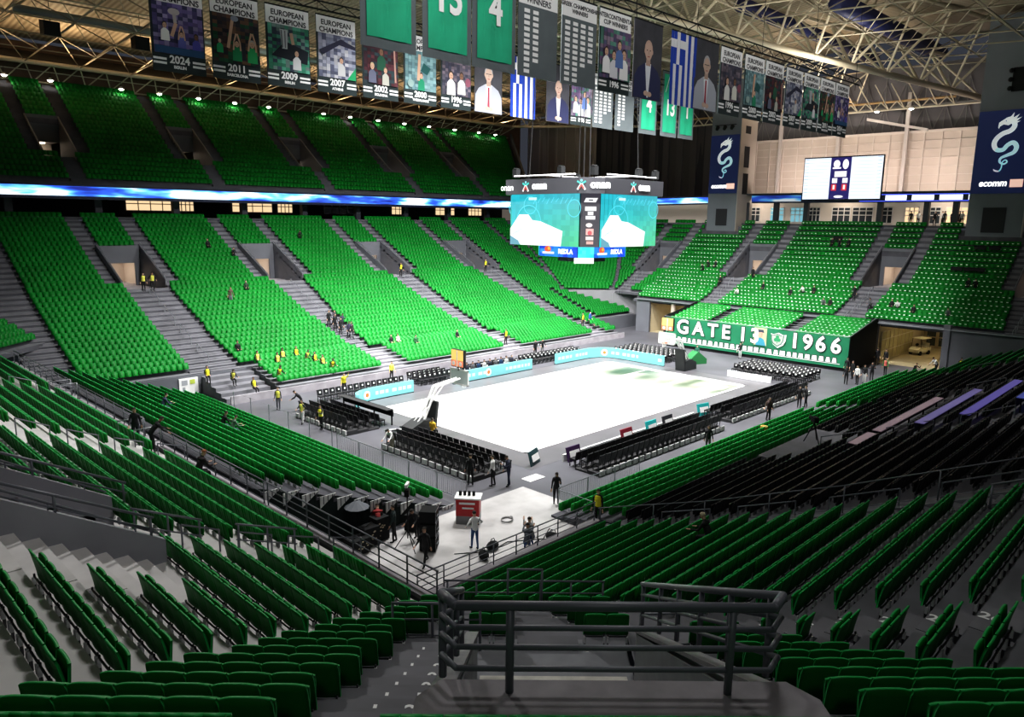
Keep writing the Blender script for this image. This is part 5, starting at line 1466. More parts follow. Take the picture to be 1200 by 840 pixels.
# ------------------------------------------------------------------ perimeter boards
CY = mat('cyan_board',(.12,.36,.38),.4,emis=(.33,.80,.82),estr=.5)
def board(label, pts, h=.95):
    t = thing('led_board', label, 'display', (pts[0][0],pts[0][1],0)); o = Vector((*pts[0],0))
    mb = MB(); mw = MB(); cm_ = MB(); L = 0
    for (a,b),(c,d) in zip(pts[:-1],pts[1:]):
        p, q = Vector((a,b,.06))-o, Vector((c,d,.06))-o; e = (q-p); n = Vector((e.y,-e.x,0)).normalized()
        if n.dot(Vector((-a-c,-b-d,0))) < 0: n = -n
        mb.prism([p,q,q-n*.22,p-n*.22],(0,0,h)); cm_.prism([p+n*.02,q+n*.02,q-n*.3,p-n*.3],(0,0,-.06))
        l = e.length
        k = .25
        while k < l-.3:       # pale lettering strip broken into words
            w = rng.uniform(.25,.5); w = min(w, l-k-.1)
            if math.sin((L+k)*.9) > -.75: mw.prism([p+e.normalized()*k+n*.012+Vector((0,0,h*.36)),p+e.normalized()*(k+w)+n*.012+Vector((0,0,h*.36)),p+e.normalized()*(k+w)+n*.012+Vector((0,0,h*.66)),p+e.normalized()*k+n*.012+Vector((0,0,h*.66))], n*.006)
            k += w+rng.uniform(.08,.18)
        L += l
    mb.build('panel',[CY],t); cm_.build('foot_strip',[BLACK],t)
    o2 = mw.build('pale_lettering',[mat('pale_cyan',(.4,.7,.72),.4,emis=(.62,.93,.94),estr=.6)],t); o2['kind'] = 'stuff'
    mid = pts[len(pts)//2-1]; nx = pts[len(pts)//2]
    m = Vector(((mid[0]+nx[0])/2,(mid[1]+nx[1])/2,.06+h/2))-o; e = Vector((nx[0]-mid[0],nx[1]-mid[1],0)).normalized(); n = Vector((e.y,-e.x,0))
    if n.dot(Vector((-mid[0],-mid[1],0))) < 0: n = -n
    MB().tube(m+n*.01,m+n*.035,.33,16).build('round_logo',[mat('logo_white',(.85,.85,.85),.5,emis=(1,1,1),estr=.5)],t); MB().tube(m+n*.03,m+n*.05,.18,12).build('logo_centre',[mat('logo_orange',(.7,.2,.05),.5,emis=(.9,.25,.08),estr=.4)],t)
board('cyan LED board at the far sideline, left of the near hoop, with a curved end', [(-9.0,10.05),(-11.3,10.05),(-13.2,10.0),(-14.2,9.8),(-14.9,9.3),(-15.2,8.7)])
board('cyan LED board at the middle of the far sideline, before the team bench', [(-4.6,10.05),(-2,10.05),(1,10.05),(5.3,10.05)])
board('curved cyan LED board around the far corner of the court', [(8.8,10.05),(11.5,10.05),(13.9,10.0),(15.1,9.6),(15.75,8.8),(15.95,7.5),(15.95,5),(15.95,2.3)], 1.0)
# black fascia table behind the near hoop
t = thing('table', 'long black-fronted table on posts behind the near baseline, left', 'table', (-16.25,6.2,0))
MB().box(.0,.08,-3.1,3.1,.62,1.15).build('front_panel',[BLACK],t); MB().box(-.5,.05,-3.1,3.1,1.1,1.15).build('table_top',[PLAT],t)
for y in (-3,-.9,1.1,3): MB().box(-.04,.04,y-.04,y+.04,0,.65).build('leg',[BLACK],t)
for x0,x1,lab in ((-13.6,1.0,'low white perimeter board along the near sideline, left of the gap'),(2.2,13.5,'low white perimeter board along the near sideline, right of the gap')):
    tag(MB().box(x0,x1,-10.25,-10.12,0,.42).build('perimeter_board',[WHITE]), lab, 'board')
tag(MB().box(16.6,16.75,-8.6,-4.3,0,.55).build('perimeter_board',[WHITE]), 'low white perimeter board in front of the chairs below the green banner', 'board')
SGN = [(-15.2,-9.3,math.radians(18),(.015,.06,.07),'small tilted black floor board with a white panel at the near court corner'),(-12.9,-10.4,0,(.05,.02,.08),'small dark sign with a yellow patch on the near sideline chairs'),(-7.4,-10.3,0,(.25,.02,.04),'small black and red sign at the near sideline'),(-4.6,-10.3,0,(.02,.45,.45),'small teal sign at the near sideline'),(-2.6,-10.3,0,(.03,.03,.04),'small black framed sign at the near sideline'),(2.3,-10.2,math.radians(-12),(.02,.40,.40),'small teal board at the left end of the second sideline block')]
for x,y,rz,c,lab in SGN:
    t = thing('floor_sign',lab,'sign',(x,y,.0),rz); n = 'sign_'+'_'.join(str(int(q*100)) for q in c)
    MB().prism([(-.62,-.1,0),(.62,-.1,0),(.62,.12,.85),(-.62,.12,.85)],(0,-.06,.0)).build('panel',[mat(n,c,.5)],t); MB().prism([(-.45,-.17,.25),(.45,-.17,.25),(.45,-.06,.62),(-.45,-.06,.62)],(0,-.012,0)).build('white_patch',[WHITE],t)
tag(MB().box(-17.6,-16.4,-11.3,-10.6,.011,.02).build('floor_mat',[WHITE]),'white square marking on the floor at the near corner','mat')

# ------------------------------------------------------------------ basketball hoops
def hoop(label, sx, ad):
    t = thing('basketball_hoop', label, 'hoop', (sx*12.8,0,0))
    f = lambda x: sx*x
    MB().prism([(f(2.6),-.55,0),(f(4.6),-.55,0),(f(4.6),-.55,.7),(f(3.6),-.55,1.1),(f(2.7),-.55,1.0)],(0,1.1,0)).build('padded_base',[mat('hoop_pad',(.025,.028,.03),.6)],t)
    mb = MB()
    for y in (-.18,.18): mb.tube((f(3.3),y,1.0),(f(2.2),y,3.1),.09,8).tube((f(2.2),y,3.1),(f(.15),y,3.35),.08,8).tube((f(3.9),y,.9),(f(1.6),y,3.15),.05,6)
    mb.build('arm',[WHITE],t); MB().prism([(f(2.75),-.5,.0),(f(2.55),-.5,.0),(f(2.25),-.5,2.15),(f(2.45),-.5,2.15)],(0,1.0,0)).build('front_pad',[mat('hoop_pad',(.025,.028,.03),.6)],t)
    bb = MB().box(min(0,f(.05)),max(0,f(.05)),-.9,.9,2.9,3.95).build('backboard',[mat('clear_board',(.62,.68,.69),.15)],t)
    mb = MB()
    for z in (2.9,3.9): mb.box(min(f(-.02),f(.07)),max(f(-.02),f(.07)),-.92,.92,z-.02,z+.08)
    for y in (-.92,.84): mb.box(min(f(-.02),f(.07)),max(f(-.02),f(.07)),y,y+.08,2.88,3.98)
    mb.build('board_frame',[WHITE],bb)
    mb = MB(); mb.box(min(f(-.03),f(-.01)),max(f(-.03),f(-.01)),-.3,.3,3.05,3.10).box(min(f(-.03),f(-.01)),max(f(-.03),f(-.01)),-.3,-.25,3.05,3.5).box(min(f(-.03),f(-.01)),max(f(-.03),f(-.01)),.25,.3,3.05,3.5).box(min(f(-.03),f(-.01)),max(f(-.03),f(-.01)),-.3,.3,3.45,3.5); mb.build('target_square',[WHITE],bb)
    mb = MB(); n = 18
    for k in range(n): a,b = 2*math.pi*k/n, 2*math.pi*(k+1)/n; mb.tube((f(-.38)+.225*math.cos(a),.225*math.sin(a),3.05),(f(-.38)+.225*math.cos(b),.225*math.sin(b),3.05),.018,5)
    mb.box(min(f(-.16),0),max(f(-.16),0),-.08,.08,3.0,3.06); mb.build('rim',[mat('rim_orange',(.75,.13,.03),.4)],t)
    mb = MB()
    for k in range(12): a = 2*math.pi*k/12; mb.tube((f(-.38)+.22*math.cos(a),.22*math.sin(a),3.04),(f(-.38)+.12*math.cos(a+.3),.12*math.sin(a+.3),2.62),.008,4).tube((f(-.38)+.22*math.cos(a),.22*math.sin(a),3.04),(f(-.38)+.12*math.cos(a-.3),.12*math.sin(a-.3),2.62),.008,4)
    mb.build('net',[WHITE],t)
    s = MB().box(f(.1)-.12,f(.1)+.12,-.62,.62,4.15,5.35).build('shot_clock',[BLACK],t)
    o = MB(); o.box(f(.1)-.14,f(.1)+.14,-.60,.60,4.62,5.33); o.build('yellow_panel',[mat('clock_yellow',(.75,.50,.12),.5,emis=(1,.72,.25),estr=.5)],s)
    o = MB(); o.box(f(.1)-.14,f(.1)+.14,-.60,.60,4.2,4.60); o.build('red_panel',[mat('clock_red',(.7,.2,.1),.5,emis=(1,.35,.18),estr=.5)],s)
    mb = MB()
    for q in (-1,1):
        for yy in (-.35,.35): mb.tube((f(.1)+q*.15,yy,4.4),(f(.1)+q*.17,yy,4.4),.15,10)
        mb.box(f(.1)+q*.15-.01,f(.1)+q*.15+.01,-.04,.04,4.15,5.3)
    mb.build('panel_marks',[WHITE],s); MB().tube((f(.12),0,3.9),(f(.12),0,4.2),.04,6).build('clock_post',[BLACK],t)
hoop('white basketball hoop with an orange clock panel, nearer end of the court', -1, 0)
hoop('white basketball hoop with an orange clock panel, in front of the long green banner', 1, 0)

# ------------------------------------------------------------------ the long green supporters' banner
t = thing('cloth_banner', 'long green cloth banner lettered GATE 13 1966 across the far end', 'banner', (26.95,-1.0,.35))
Lb, Hb = 20.6, 3.0
GBAN = mat('banner_gate_green',(.008,.16,.075),.8,noise=.12,nscale=.7)
mb = MB(); n = 60; vs = []
for k in range(n+1):
    y = Lb/2-Lb*k/n; vs += [(-.03*math.sin(k*.7)-.04,y,.0),(-.02*math.sin(k*.7)-.02,y,Hb)]
mb.add(vs,[(2*k,2*k+2,2*k+3,2*k+1) for k in range(n)]).build('cloth',[GBAN],t)
fr = lambda y, z, d=.10: frame((-d,y,z),(0,-1,0),(0,0,1))
for s_, y, sz in (('G',8.0,2.2),('A',6.02,2.05),('T',4.23,2.0),('E',2.65,2.05),('1',.67,2.05),('3',-.69,2.1),('1',-5.0,2.1),('9',-6.32,2.1),('6',-7.62,2.1),('6',-9.11,2.1)):
    text('letter_outline',s_,sz,TXD,fr(y,2.02),t,bold=.13); text('letter',s_,sz,WHITE,fr(y,2.02,.13),t,bold=.06)
p = Pic(1,1)
p.rect(-1.95,-2.6+.75,-.55,-2.6+2.6,(.45,.48,.30)); p.poly([(-1.75,-1.85),(-1.6,-1.2),(-1.25,-1.0),(-.85,-1.2),(-.6,-1.85)],(.05,.30,.42)); p.ell(-1.22,-.66,.28,.38,(.62,.38,.26)); p.poly([(-1.6,-.55),(-1.55,-.2),(-.95,-.2),(-.85,-.5),(-1.2,-.45)],(.04,.05,.08)); p.ell(-1.1,-.66,.04,.03,(.05,.04,.04)); p.ell(-1.12,-.85,.08,.02,(.4,.15,.12))
sh = [(-.9,.62),(-.55,.55),(0,.78),(.55,.55),(.9,.62),(.85,-.1),(.6,-.6),(0,-.98),(-.6,-.6),(-.85,-.1)]
p.poly([(x*.92+.62+.1,y*.9-1.0) for x,y in sh],(.85,.85,.85)); p.poly([(x*.80+.62,y*.78-1.0) for x,y in sh],(.04,.16,.10)); p.poly([(x*.68+.62,y*.66-1.0) for x,y in sh],(.42,.46,.42))
for a in (90,210,330): p.ell(.62+.2*math.cos(math.radians(a)),-.95+.2*math.sin(math.radians(a)),.19,.19,(.03,.30,.12))
p.line([(.62,-.95),(.62,-1.4)],.07,(.03,.30,.12))
p.build('printed_emblem', fr(-2.55,3.0,.12), PICB, t, step=.003)
mo, mw = MB(), MB(); k = 0; y = 9.4
while y > -9.3:      # cropped white lettering along the hem
    w = rng.uniform(.42,.62); tp = rng.uniform(.5,1.0)
    for B_, d, e in ((mo,-.07,.06),(mw,-.09,0)):
        B_.poly([(d,y+e,.42-e),(d,y-w-e,.42-e),(d,y-w*(.5+.5*tp)-e,.88+e),(d,y-w*(.5-.5*tp)+e,.88+e)])
    y -= w+.16
mo.build('hem_outline',[TXD],t)['kind'] = 'stuff'; mw.build('hem_lettering',[TXW],t)['kind'] = 'stuff'
MB().quad((-.08,9.4,.30),(-.08,-9.6,.30),(-.08,-9.6,.36),(-.08,9.4,.36)).build('hem_line',[TXW],t)

# ------------------------------------------------------------------ things in the entrance corner
t = thing('drinks_cooler', 'red drinks cooler cabinet with a pale top, standing on the entrance floor', 'cooler', (-23.7,-13.0,0), math.radians(-50))
MB().box(-.55,.55,-.35,.35,.0,.42).build('base',[mat('cooler_grey',(.22,.22,.23),.5)],t); MB().box(-.55,.55,-.36,.36,.42,1.25).build('cabinet',[RED],t); MB().box(-.62,.62,-.42,.42,1.25,1.32).build('top_shelf',[WHITE],t)
MB().box(-.4,.35,-.375,-.365,1.0,1.1).box(-.25,.3,-.375,-.365,.78,.86).build('white_lettering',[TXW],t)['kind'] = 'stuff'
for k in range(4): tag(MB().tube((0,0,0),(0,0,.2),.07,8).build('cup',[BLACK],loc=(-23.95+.14*k,-12.7-.16*k,1.33)),f'black cup on top of the red cooler, {nth(k+1)} from the left','cup')
for k,(x,y,z,s) in enumerate(((-26.9,-14.0,0,.62),(-26.9,-14.0,.66,.60),(-26.9,-14.0,1.28,.56))):
    t = thing('flight_case', f'black equipment case with silver edges, {["bottom","middle","top"][k]} of the stack beside the tripod', 'case', (x,y,z), math.radians(40))
    MB().box(-.4,.4,-.35,.35,.05,s).build('case_body',[BLACK],t); mb = MB()
    for a in (-.4,.38): mb.box(a,a+.02,-.36,-.35,.05,s)
    mb.box(-.4,.4,-.36,-.35,s-.03,s).box(-.4,.4,-.36,-.35,.05,.08).tube((-.15,-.37,s*.5),(.15,-.37,s*.5),.02,5); mb.build('edge_trim',[STEELG],t)
t = thing('light_stand', 'tall black tripod stand with a white lamp head in the entrance corner', 'tripod', (-27.6,-13.4,0))
mb = MB()
for k in range(3): a = 2.1*k+.4; mb.tube((0,0,.9),(.6*math.cos(a),.6*math.sin(a),0),.02,5)
mb.build('legs',[BLACK],t); MB().tube((0,0,.5),(0,0,2.9),.025,6).build('pole',[BLACK],t); MB().cbox((0,0,2.95),.5,.12,.14,.7).build('lamp_head',[WHITE],t); MB().cbox((0,0,2.6),.3,.2,.3,.7).build('bracket_box',[BLACK],t)
gear = [(-28.6,-11.9,.8,.6,.9,'dark equipment rack with small lights under the left seating block'),(-27.9,-11.7,.7,.6,1.1,'second dark equipment rack under the left seating block, nearer the curtain edge'),(-29.4,-12.2,.9,.7,.7,'low dark crate under the left seating block, nearest the rail'),(-26.2,-11.9,.6,.5,.8,'dark box with orange straps by the curtain')]
for x,y,a,b,c,lab in gear:
    t = thing('equipment_rack',lab,'equipment',(x,y,0),rng.uniform(0,.6)); MB().box(-a/2,a/2,-b/2,b/2,.05,c).build('rack_case',[BLACK],t)
    mb = MB()
    for q in range(7): xx, zz = rng.uniform(-a/2+.06,a/2-.06), rng.uniform(.2,c-.1); mb.box(xx-.04,xx+.04,-b/2-.02,-b/2,zz-.02,zz+.03)
    mb.build('front_details',[mat('warm_label',(.5,.42,.3),.5)],t)['kind'] = 'stuff'
    MB().tube((-.2,0,c),(.2,0,c+.12),.03,5).build('cable_loop',[BLACK],t)
t = thing('umbrella_light','grey photographic umbrella on a stand among the dark equipment','umbrella',(-28.9,-11.5,0)); MB().tube((0,0,0),(0,0,1.9),.02,5).build('stand',[BLACK],t); MB().tube((0,0,1.75),(0,0,2.05),.55,12,r2=.05,caps=False).build('canopy',[mat('umbrella_grey',(.12,.13,.15),.7)],t)
mb = MB()
for k in range(26): a,b = .5*k,.5*(k+1); r = .35+.05*math.sin(k); mb.tube((-22.3+r*math.cos(a),-14.2+r*.8*math.sin(a),.03+.004*k),(-22.3+r*math.cos(b),-14.2+r*.8*math.sin(b),.03+.004*k),.022,4)
tag(mb.build('cable_coil',[mat('cable_grey',(.3,.3,.3),.6)]),'coil of grey cable lying on the pale entrance floor','cable')
mb = MB(); pts = [(-26.5,-15.2),(-25.2,-16.1),(-24.0,-15.9),(-22.6,-16.8),(-21.5,-16.2)]
mb.path([(x,y,.03) for x,y in pts],.02,4); tag(mb.build('cable',[BLACK]),'loose black cable across the pale entrance floor','cable')
for k,(x,y,lab) in enumerate(((-25.9,-16.4,'black bag on the floor under the entrance rail, leftmost'),(-25.0,-16.0,'small black case at the feet of the person in white'),(-23.6,-17.4,'black bag below the entrance rail, beside two seated people'),(-22.4,-17.2,'black rucksack against the crowd barrier foot'))):
    t = thing('bag',lab,'bag',(x,y,0),rng.uniform(0,3)); MB().ball((0,0,.2),.34,10,7,sc=(1,.65,.62)).build('body',[BLACK],t,smooth=True); MB().path([(-.15,0,.38),(-.08,0,.52),(.08,0,.52),(.15,0,.38)],.015,5).build('handle',[BLACK],t)
# crowd barriers
def barrier(label, p, q, h=1.1, group=None):
    p, q = Vector((*p,0)), Vector((*q,0)); t = thing('crowd_barrier', label, 'barrier', p, 0, group); d = q-p; L = d.length; e = d/L; nn = Vector((-e.y,e.x,0))
    MB().path([(0,0,.12),(0,0,h)],.022,6).path([e*L+Vector((0,0,.12)),e*L+Vector((0,0,h))],.022,6).tube((0,0,h),e*L+Vector((0,0,h)),.022,6).tube((0,0,.15),e*L+Vector((0,0,.15)),.022,6).build('frame',[STEELG],t)
    m = max(3,int(L/.16)); mb = MB()
    for k in range(1,m): mb.tube(e*(L*k/m)+Vector((0,0,.15)),e*(L*k/m)+Vector((0,0,h)),.010,4,caps=False)
    mb.build('bars',[STEELG],t)
    for s in (.12,.88): MB().tube(e*L*s-nn*.3+Vector((0,0,.02)),e*L*s+nn*.3+Vector((0,0,.02)),.02,5).tube(e*L*s,e*L*s+Vector((0,0,.15)),.02,5).build('foot',[STEELG],t)
for k in range(3): barrier(f'grey crowd barrier beside the right-hand front green rows, {nth(k+1)} from the entrance', (-19.4+2.35*k,-14.9+.02*k), (-17.15+2.35*k,-14.9+.02*k))
barrier('grey crowd barrier turned sideways at the corner of the right-hand front rows', (-19.6,-15.1), (-19.6,-17.2)); 
for k in range(5): barrier(f'grey crowd barrier in front of the left green block, {nth(k+1)} from its open end', (-22.2,-11.2+2.4*k), (-22.2,-8.9+2.4*k))
for k in range(6):
    y = 1.6+2.7*k; tag(MB().tube((-22.0,y,0),(-22.0,y,1.25),.03,6).tube((-22.0,y-.02,1.2),(-22.0,y+2.7 if k < 5 else y,1.2),.008,4).build('rope_post',[STEELG]), f'thin grey corded post before the left green block, {nth(k+1)} from its middle','post')
# press desks and camera platform in the black rows
PUR = [('pinkish',(.30,.22,.26)),('lilac',(.20,.17,.42)),('violet',(.17,.14,.50)),('pale rose',(.34,.25,.29)),('blue',(.12,.15,.55))]
for k,(x0,x1,y) in enumerate(((-7.0,3.6,-25.4),(-6.6,4.4,-27.2),(-6.2,5.2,-29.0),(-10.2,-7.6,-25.4),(-4.0,6.2,-30.8))):
    nm, c = PUR[k]; s = -y-OS; z = pS(s)+.86
    t = thing('press_desk', f'long {nm} lit press desk among the black rows, {nth(k+1)} in order from the court', 'desk', (0,y,z))
    MB().box(x0,x1,-.22,.22,0,.04).build('desk_top',[mat('desk_'+nm.replace(' ','_'),c,.4,emis=c,estr=.25)],t)
    MB().box(x0,x1,.2,.24,-.5,.05).build('front_panel',[mat('desk_dark',(.05,.05,.06),.6)],t)
    for x in np.arange(x0+.1,x1,2.5): MB().box(x-.03,x+.03,-.03,.03,-.85,0).build('leg',[BLACK],t)
t = thing('camera_platform','flat grey camera platform at the foot of the black rows','platform',(-6.6,-21.2,0))
MB().box(-3.4,4.0,-1.6,.6,1.2,2.05).build('deck',[CONCM],t)
t = thing('camera_tripod','black broadcast camera on a tripod standing on the grey platform','camera',(-5.4,-21.6,2.05))
mb = MB()
for k in range(3): a = 2.1*k; mb.tube((0,0,1.1),(.5*math.cos(a),.5*math.sin(a),0),.03,5)
mb.build('tripod',[BLACK],t); MB().cbox((0,0,1.3),.5,.25,.3,.8).build('camera_body',[BLACK],t); MB().tube((.15,.15,1.3),(.45,.45,1.28),.1,8).build('lens',[BLACK],t)
tag(MB().tube((-1.0,-16.6,0),(-1.0,-16.6,1.1),.26,12,r2=.24).build('bin',[mat('ochre',(.5,.30,.06),.5)]),'ochre upright bin between the two front green blocks','bin')
tag(MB().prism([(18.9,.9,0),(20.6,.2,0),(20.6,.2,.5),(19.6,.6,1.3),(18.9,.9,.6)],(.3,.9,0)).build('padded_cover',[mat('cover_green',(.02,.16,.05),.8)]),'dark green padded cover on the floor beside the far hoop','cover')
for k in range(6): tag(MB().cbox((-15.6-.35*k,1.2+.3*(k % 3),.05+.02*k),.9,.14,.08,.4+.5*k).build('plank',[WHITE if k % 2 else PLAT]), f'loose board on the floor behind the near hoop, {nth(k+1)} of the heap','board')
# ------------------------------------------------------------------ people
def V3(*a): return Vector(a)
def pose_def(name):
    d = dict(hp=.93, lean=3, head=4, legs=[(4,4),(-4,6)], arms=[(6,10,14),(-2,10,16)])
    if name == 'walk': d.update(lean=6, legs=[(24,10),(-18,22)], arms=[(-22,8,18),(24,8,28)], hp=.90)
    elif name == 'fold': d.update(lean=2, arms=[(28,14,100),(24,14,104)])
    elif name == 'phone': d.update(lean=6, head=22, arms=[(26,8,96),(4,10,18)])
    elif name == 'hips': d.update(lean=4, arms=[(-18,42,70),(-14,44,72)], legs=[(8,3),(-6,5)])
    elif name == 'sit': d.update(hp=.52, lean=-6, legs=[(84,82),(80,84)], arms=[(12,8,62),(14,8,60)])
    elif name == 'sitlean': d.update(hp=.52, lean=24, head=16, legs=[(84,88),(78,76)], arms=[(16,8,56),(12,10,60)])
    elif name == 'bend': d.update(hp=.86, lean=42, head=24, legs=[(16,18),(6,18)], arms=[(14,8,34),(8,10,28)])
    elif name == 'crouch': d.update(hp=.46, lean=30, head=10, legs=[(96,128),(62,118)], arms=[(60,8,60),(54,8,50)])
    elif name == 'raise': d.update(lean=2, arms=[(108,14,54),(4,10,20)])
    return d
BASE = {}
def base_body(name):
    if name in BASE: return BASE[name]
    d = pose_def(name); R = math.radians
    pts, rad, edges, lab = [], [], [], []
    def add(p, r, parent=None, l='top'):
        pts.append(Vector(p)); rad.append(r); lab.append(l)
        if parent is not None: edges.append((parent, len(pts)-1))
        return len(pts)-1
    u = V3(math.sin(R(d['lean'])),0,math.cos(R(d['lean']))); P0 = V3(0,0,d['hp'])
    pel = add(P0, .135, None, 'pants'); sp = add(P0+u*.20,.125,pel); ch = add(P0+u*.38,.145,sp); uc = add(P0+u*.49,.10,ch)
    hu = V3(math.sin(R(d['lean']*.4+d['head'])),0,math.cos(R(d['lean']*.4+d['head'])))
    nk = add(P0+u*.555,.052,uc,'skin'); hc = P0+u*.555+hu*.055; h1 = add(hc,.072,nk,'skin'); h2 = add(hc+hu*.085+V3(.012,0,0),.088,h1,'skin'); h3 = add(hc+hu*.155,.062,h2,'skin')
    hands = []
    for sd, (fl, ab, el) in zip((1,-1), d['arms']):
        S = P0+u*.46+V3(0,sd*.165,0)
        f = R(fl+d['lean']*.5); a = R(ab)
        dr = V3(math.sin(f)*math.cos(a), sd*math.sin(a), -math.cos(f)*math.cos(a))
        f2 = R(fl+d['lean']*.5+el); a2 = R(ab if el < 60 else -12)
        d2 = V3(math.sin(f2)*math.cos(a2), sd*math.sin(a2), -math.cos(f2)*math.cos(a2))
        s = add(S,.068,uc); e = add(S+dr*.29,.046,s); w = add(S+dr*.29+d2*.25,.030,e,'top'); pm = add(S+dr*.29+d2*.33,.034,w,'hand')
        side = d2.cross(V3(1,0,0) if abs(d2.x) < .8 else V3(0,0,1)).normalized(); cur = side.cross(d2).normalized()
        P = pts[pm]
        for q, ln in ((-1.5,.062),(-.5,.074),(.5,.070),(1.5,.054)):
            b = P+d2*.035+side*(q*.017); k1 = add(b,.0092,pm,'hand'); k2 = add(b+d2*ln*.55+cur*.006,.0085,k1,'hand'); add(b+d2*ln*.9+cur*.022,.0075,k2,'hand')
        b = pts[w]+d2*.045+side*.03*sd; k1 = add(b,.011,w,'hand'); add(b+d2*.035+side*.018*sd+cur*.012,.009,k1,'hand')
    for sd, (h, k) in zip((1,-1), d['legs']):
        H = P0+V3(0,sd*.085,-.05); a = R(h); t = V3(math.sin(a),sd*.03,-math.cos(a)); b = R(h-k); c = V3(math.sin(b),0,-math.cos(b))
        hi = add(H,.098,pel,'pants'); th = add(H+t*.20,.082,hi,'pants'); kn = add(H+t*.42,.060,th,'pants'); cf = add(H+t*.42+c*.16,.056,kn,'pants'); an = add(H+t*.42+c*.38,.040,cf,'pants')
        he = add(pts[an]+V3(-.01,0,-.035),.042,an,'shoe'); add(pts[an]+V3(.16,sd*.02,-.05),.032,he,'shoe')
    me = bpy.data.meshes.new('skel'); me.from_pydata([tuple(p) for p in pts], edges, [])
    ob = bpy.data.objects.new('skel', me); COL.objects.link(ob)
    m = ob.modifiers.new('s','SKIN'); m.use_smooth_shade = True
    for v, r in zip(me.skin_vertices[0].data, rad): v.radius = (r, r)
    me.skin_vertices[0].data[0].use_root = True
    ob.modifiers.new('u','SUBSURF').levels = 1
    dg = bpy.context.evaluated_depsgraph_get(); ev = bpy.data.meshes.new_from_object(ob.evaluated_get(dg))
    bpy.data.objects.remove(ob)
    n = len(ev.vertices); co = np.empty(n*3); ev.vertices.foreach_get('co', co); co = co.reshape(-1,3)
    # flatten the trunk front to back, drop soles to z = 0
    zmin = co[:,2].min(); co[:,2] -= zmin
    faces = [tuple(p.vertices) for p in ev.polygons]
    cen = np.array([co[list(f)].mean(0) for f in faces])
    pa = np.array([pts[a] for a,b in edges]); pb = np.array([pts[b] for a,b in edges]); pa[:,2] -= zmin; pb[:,2] -= zmin
    el = [lab[b] for a,b in edges]; rr = np.array([min(rad[a],rad[b]) for a,b in edges])
    ab = pb-pa; L2 = (ab**2).sum(1)
    lb = []
    for c in cen:
        t = np.clip(((c-pa)*ab).sum(1)/L2,0,1); q = pa+ab*t[:,None]; dd = np.linalg.norm(c-q,axis=1)-rr
        lb.append(el[int(dd.argmin())])
    bpy.data.meshes.remove(ev)
    hcz = hc+hu*.085+V3(.012,0,-zmin)
    ch_ = P0+u*.30-V3(0,0,zmin)
    BASE[name] = (co, faces, lb, hcz, hu, d)
    return BASE[name]
SKINC = [(.55,.34,.24),(.62,.40,.29),(.42,.25,.17)]
PEOPLE = attr_mat('clothing_and_skin',0,.8)
PN = [0]
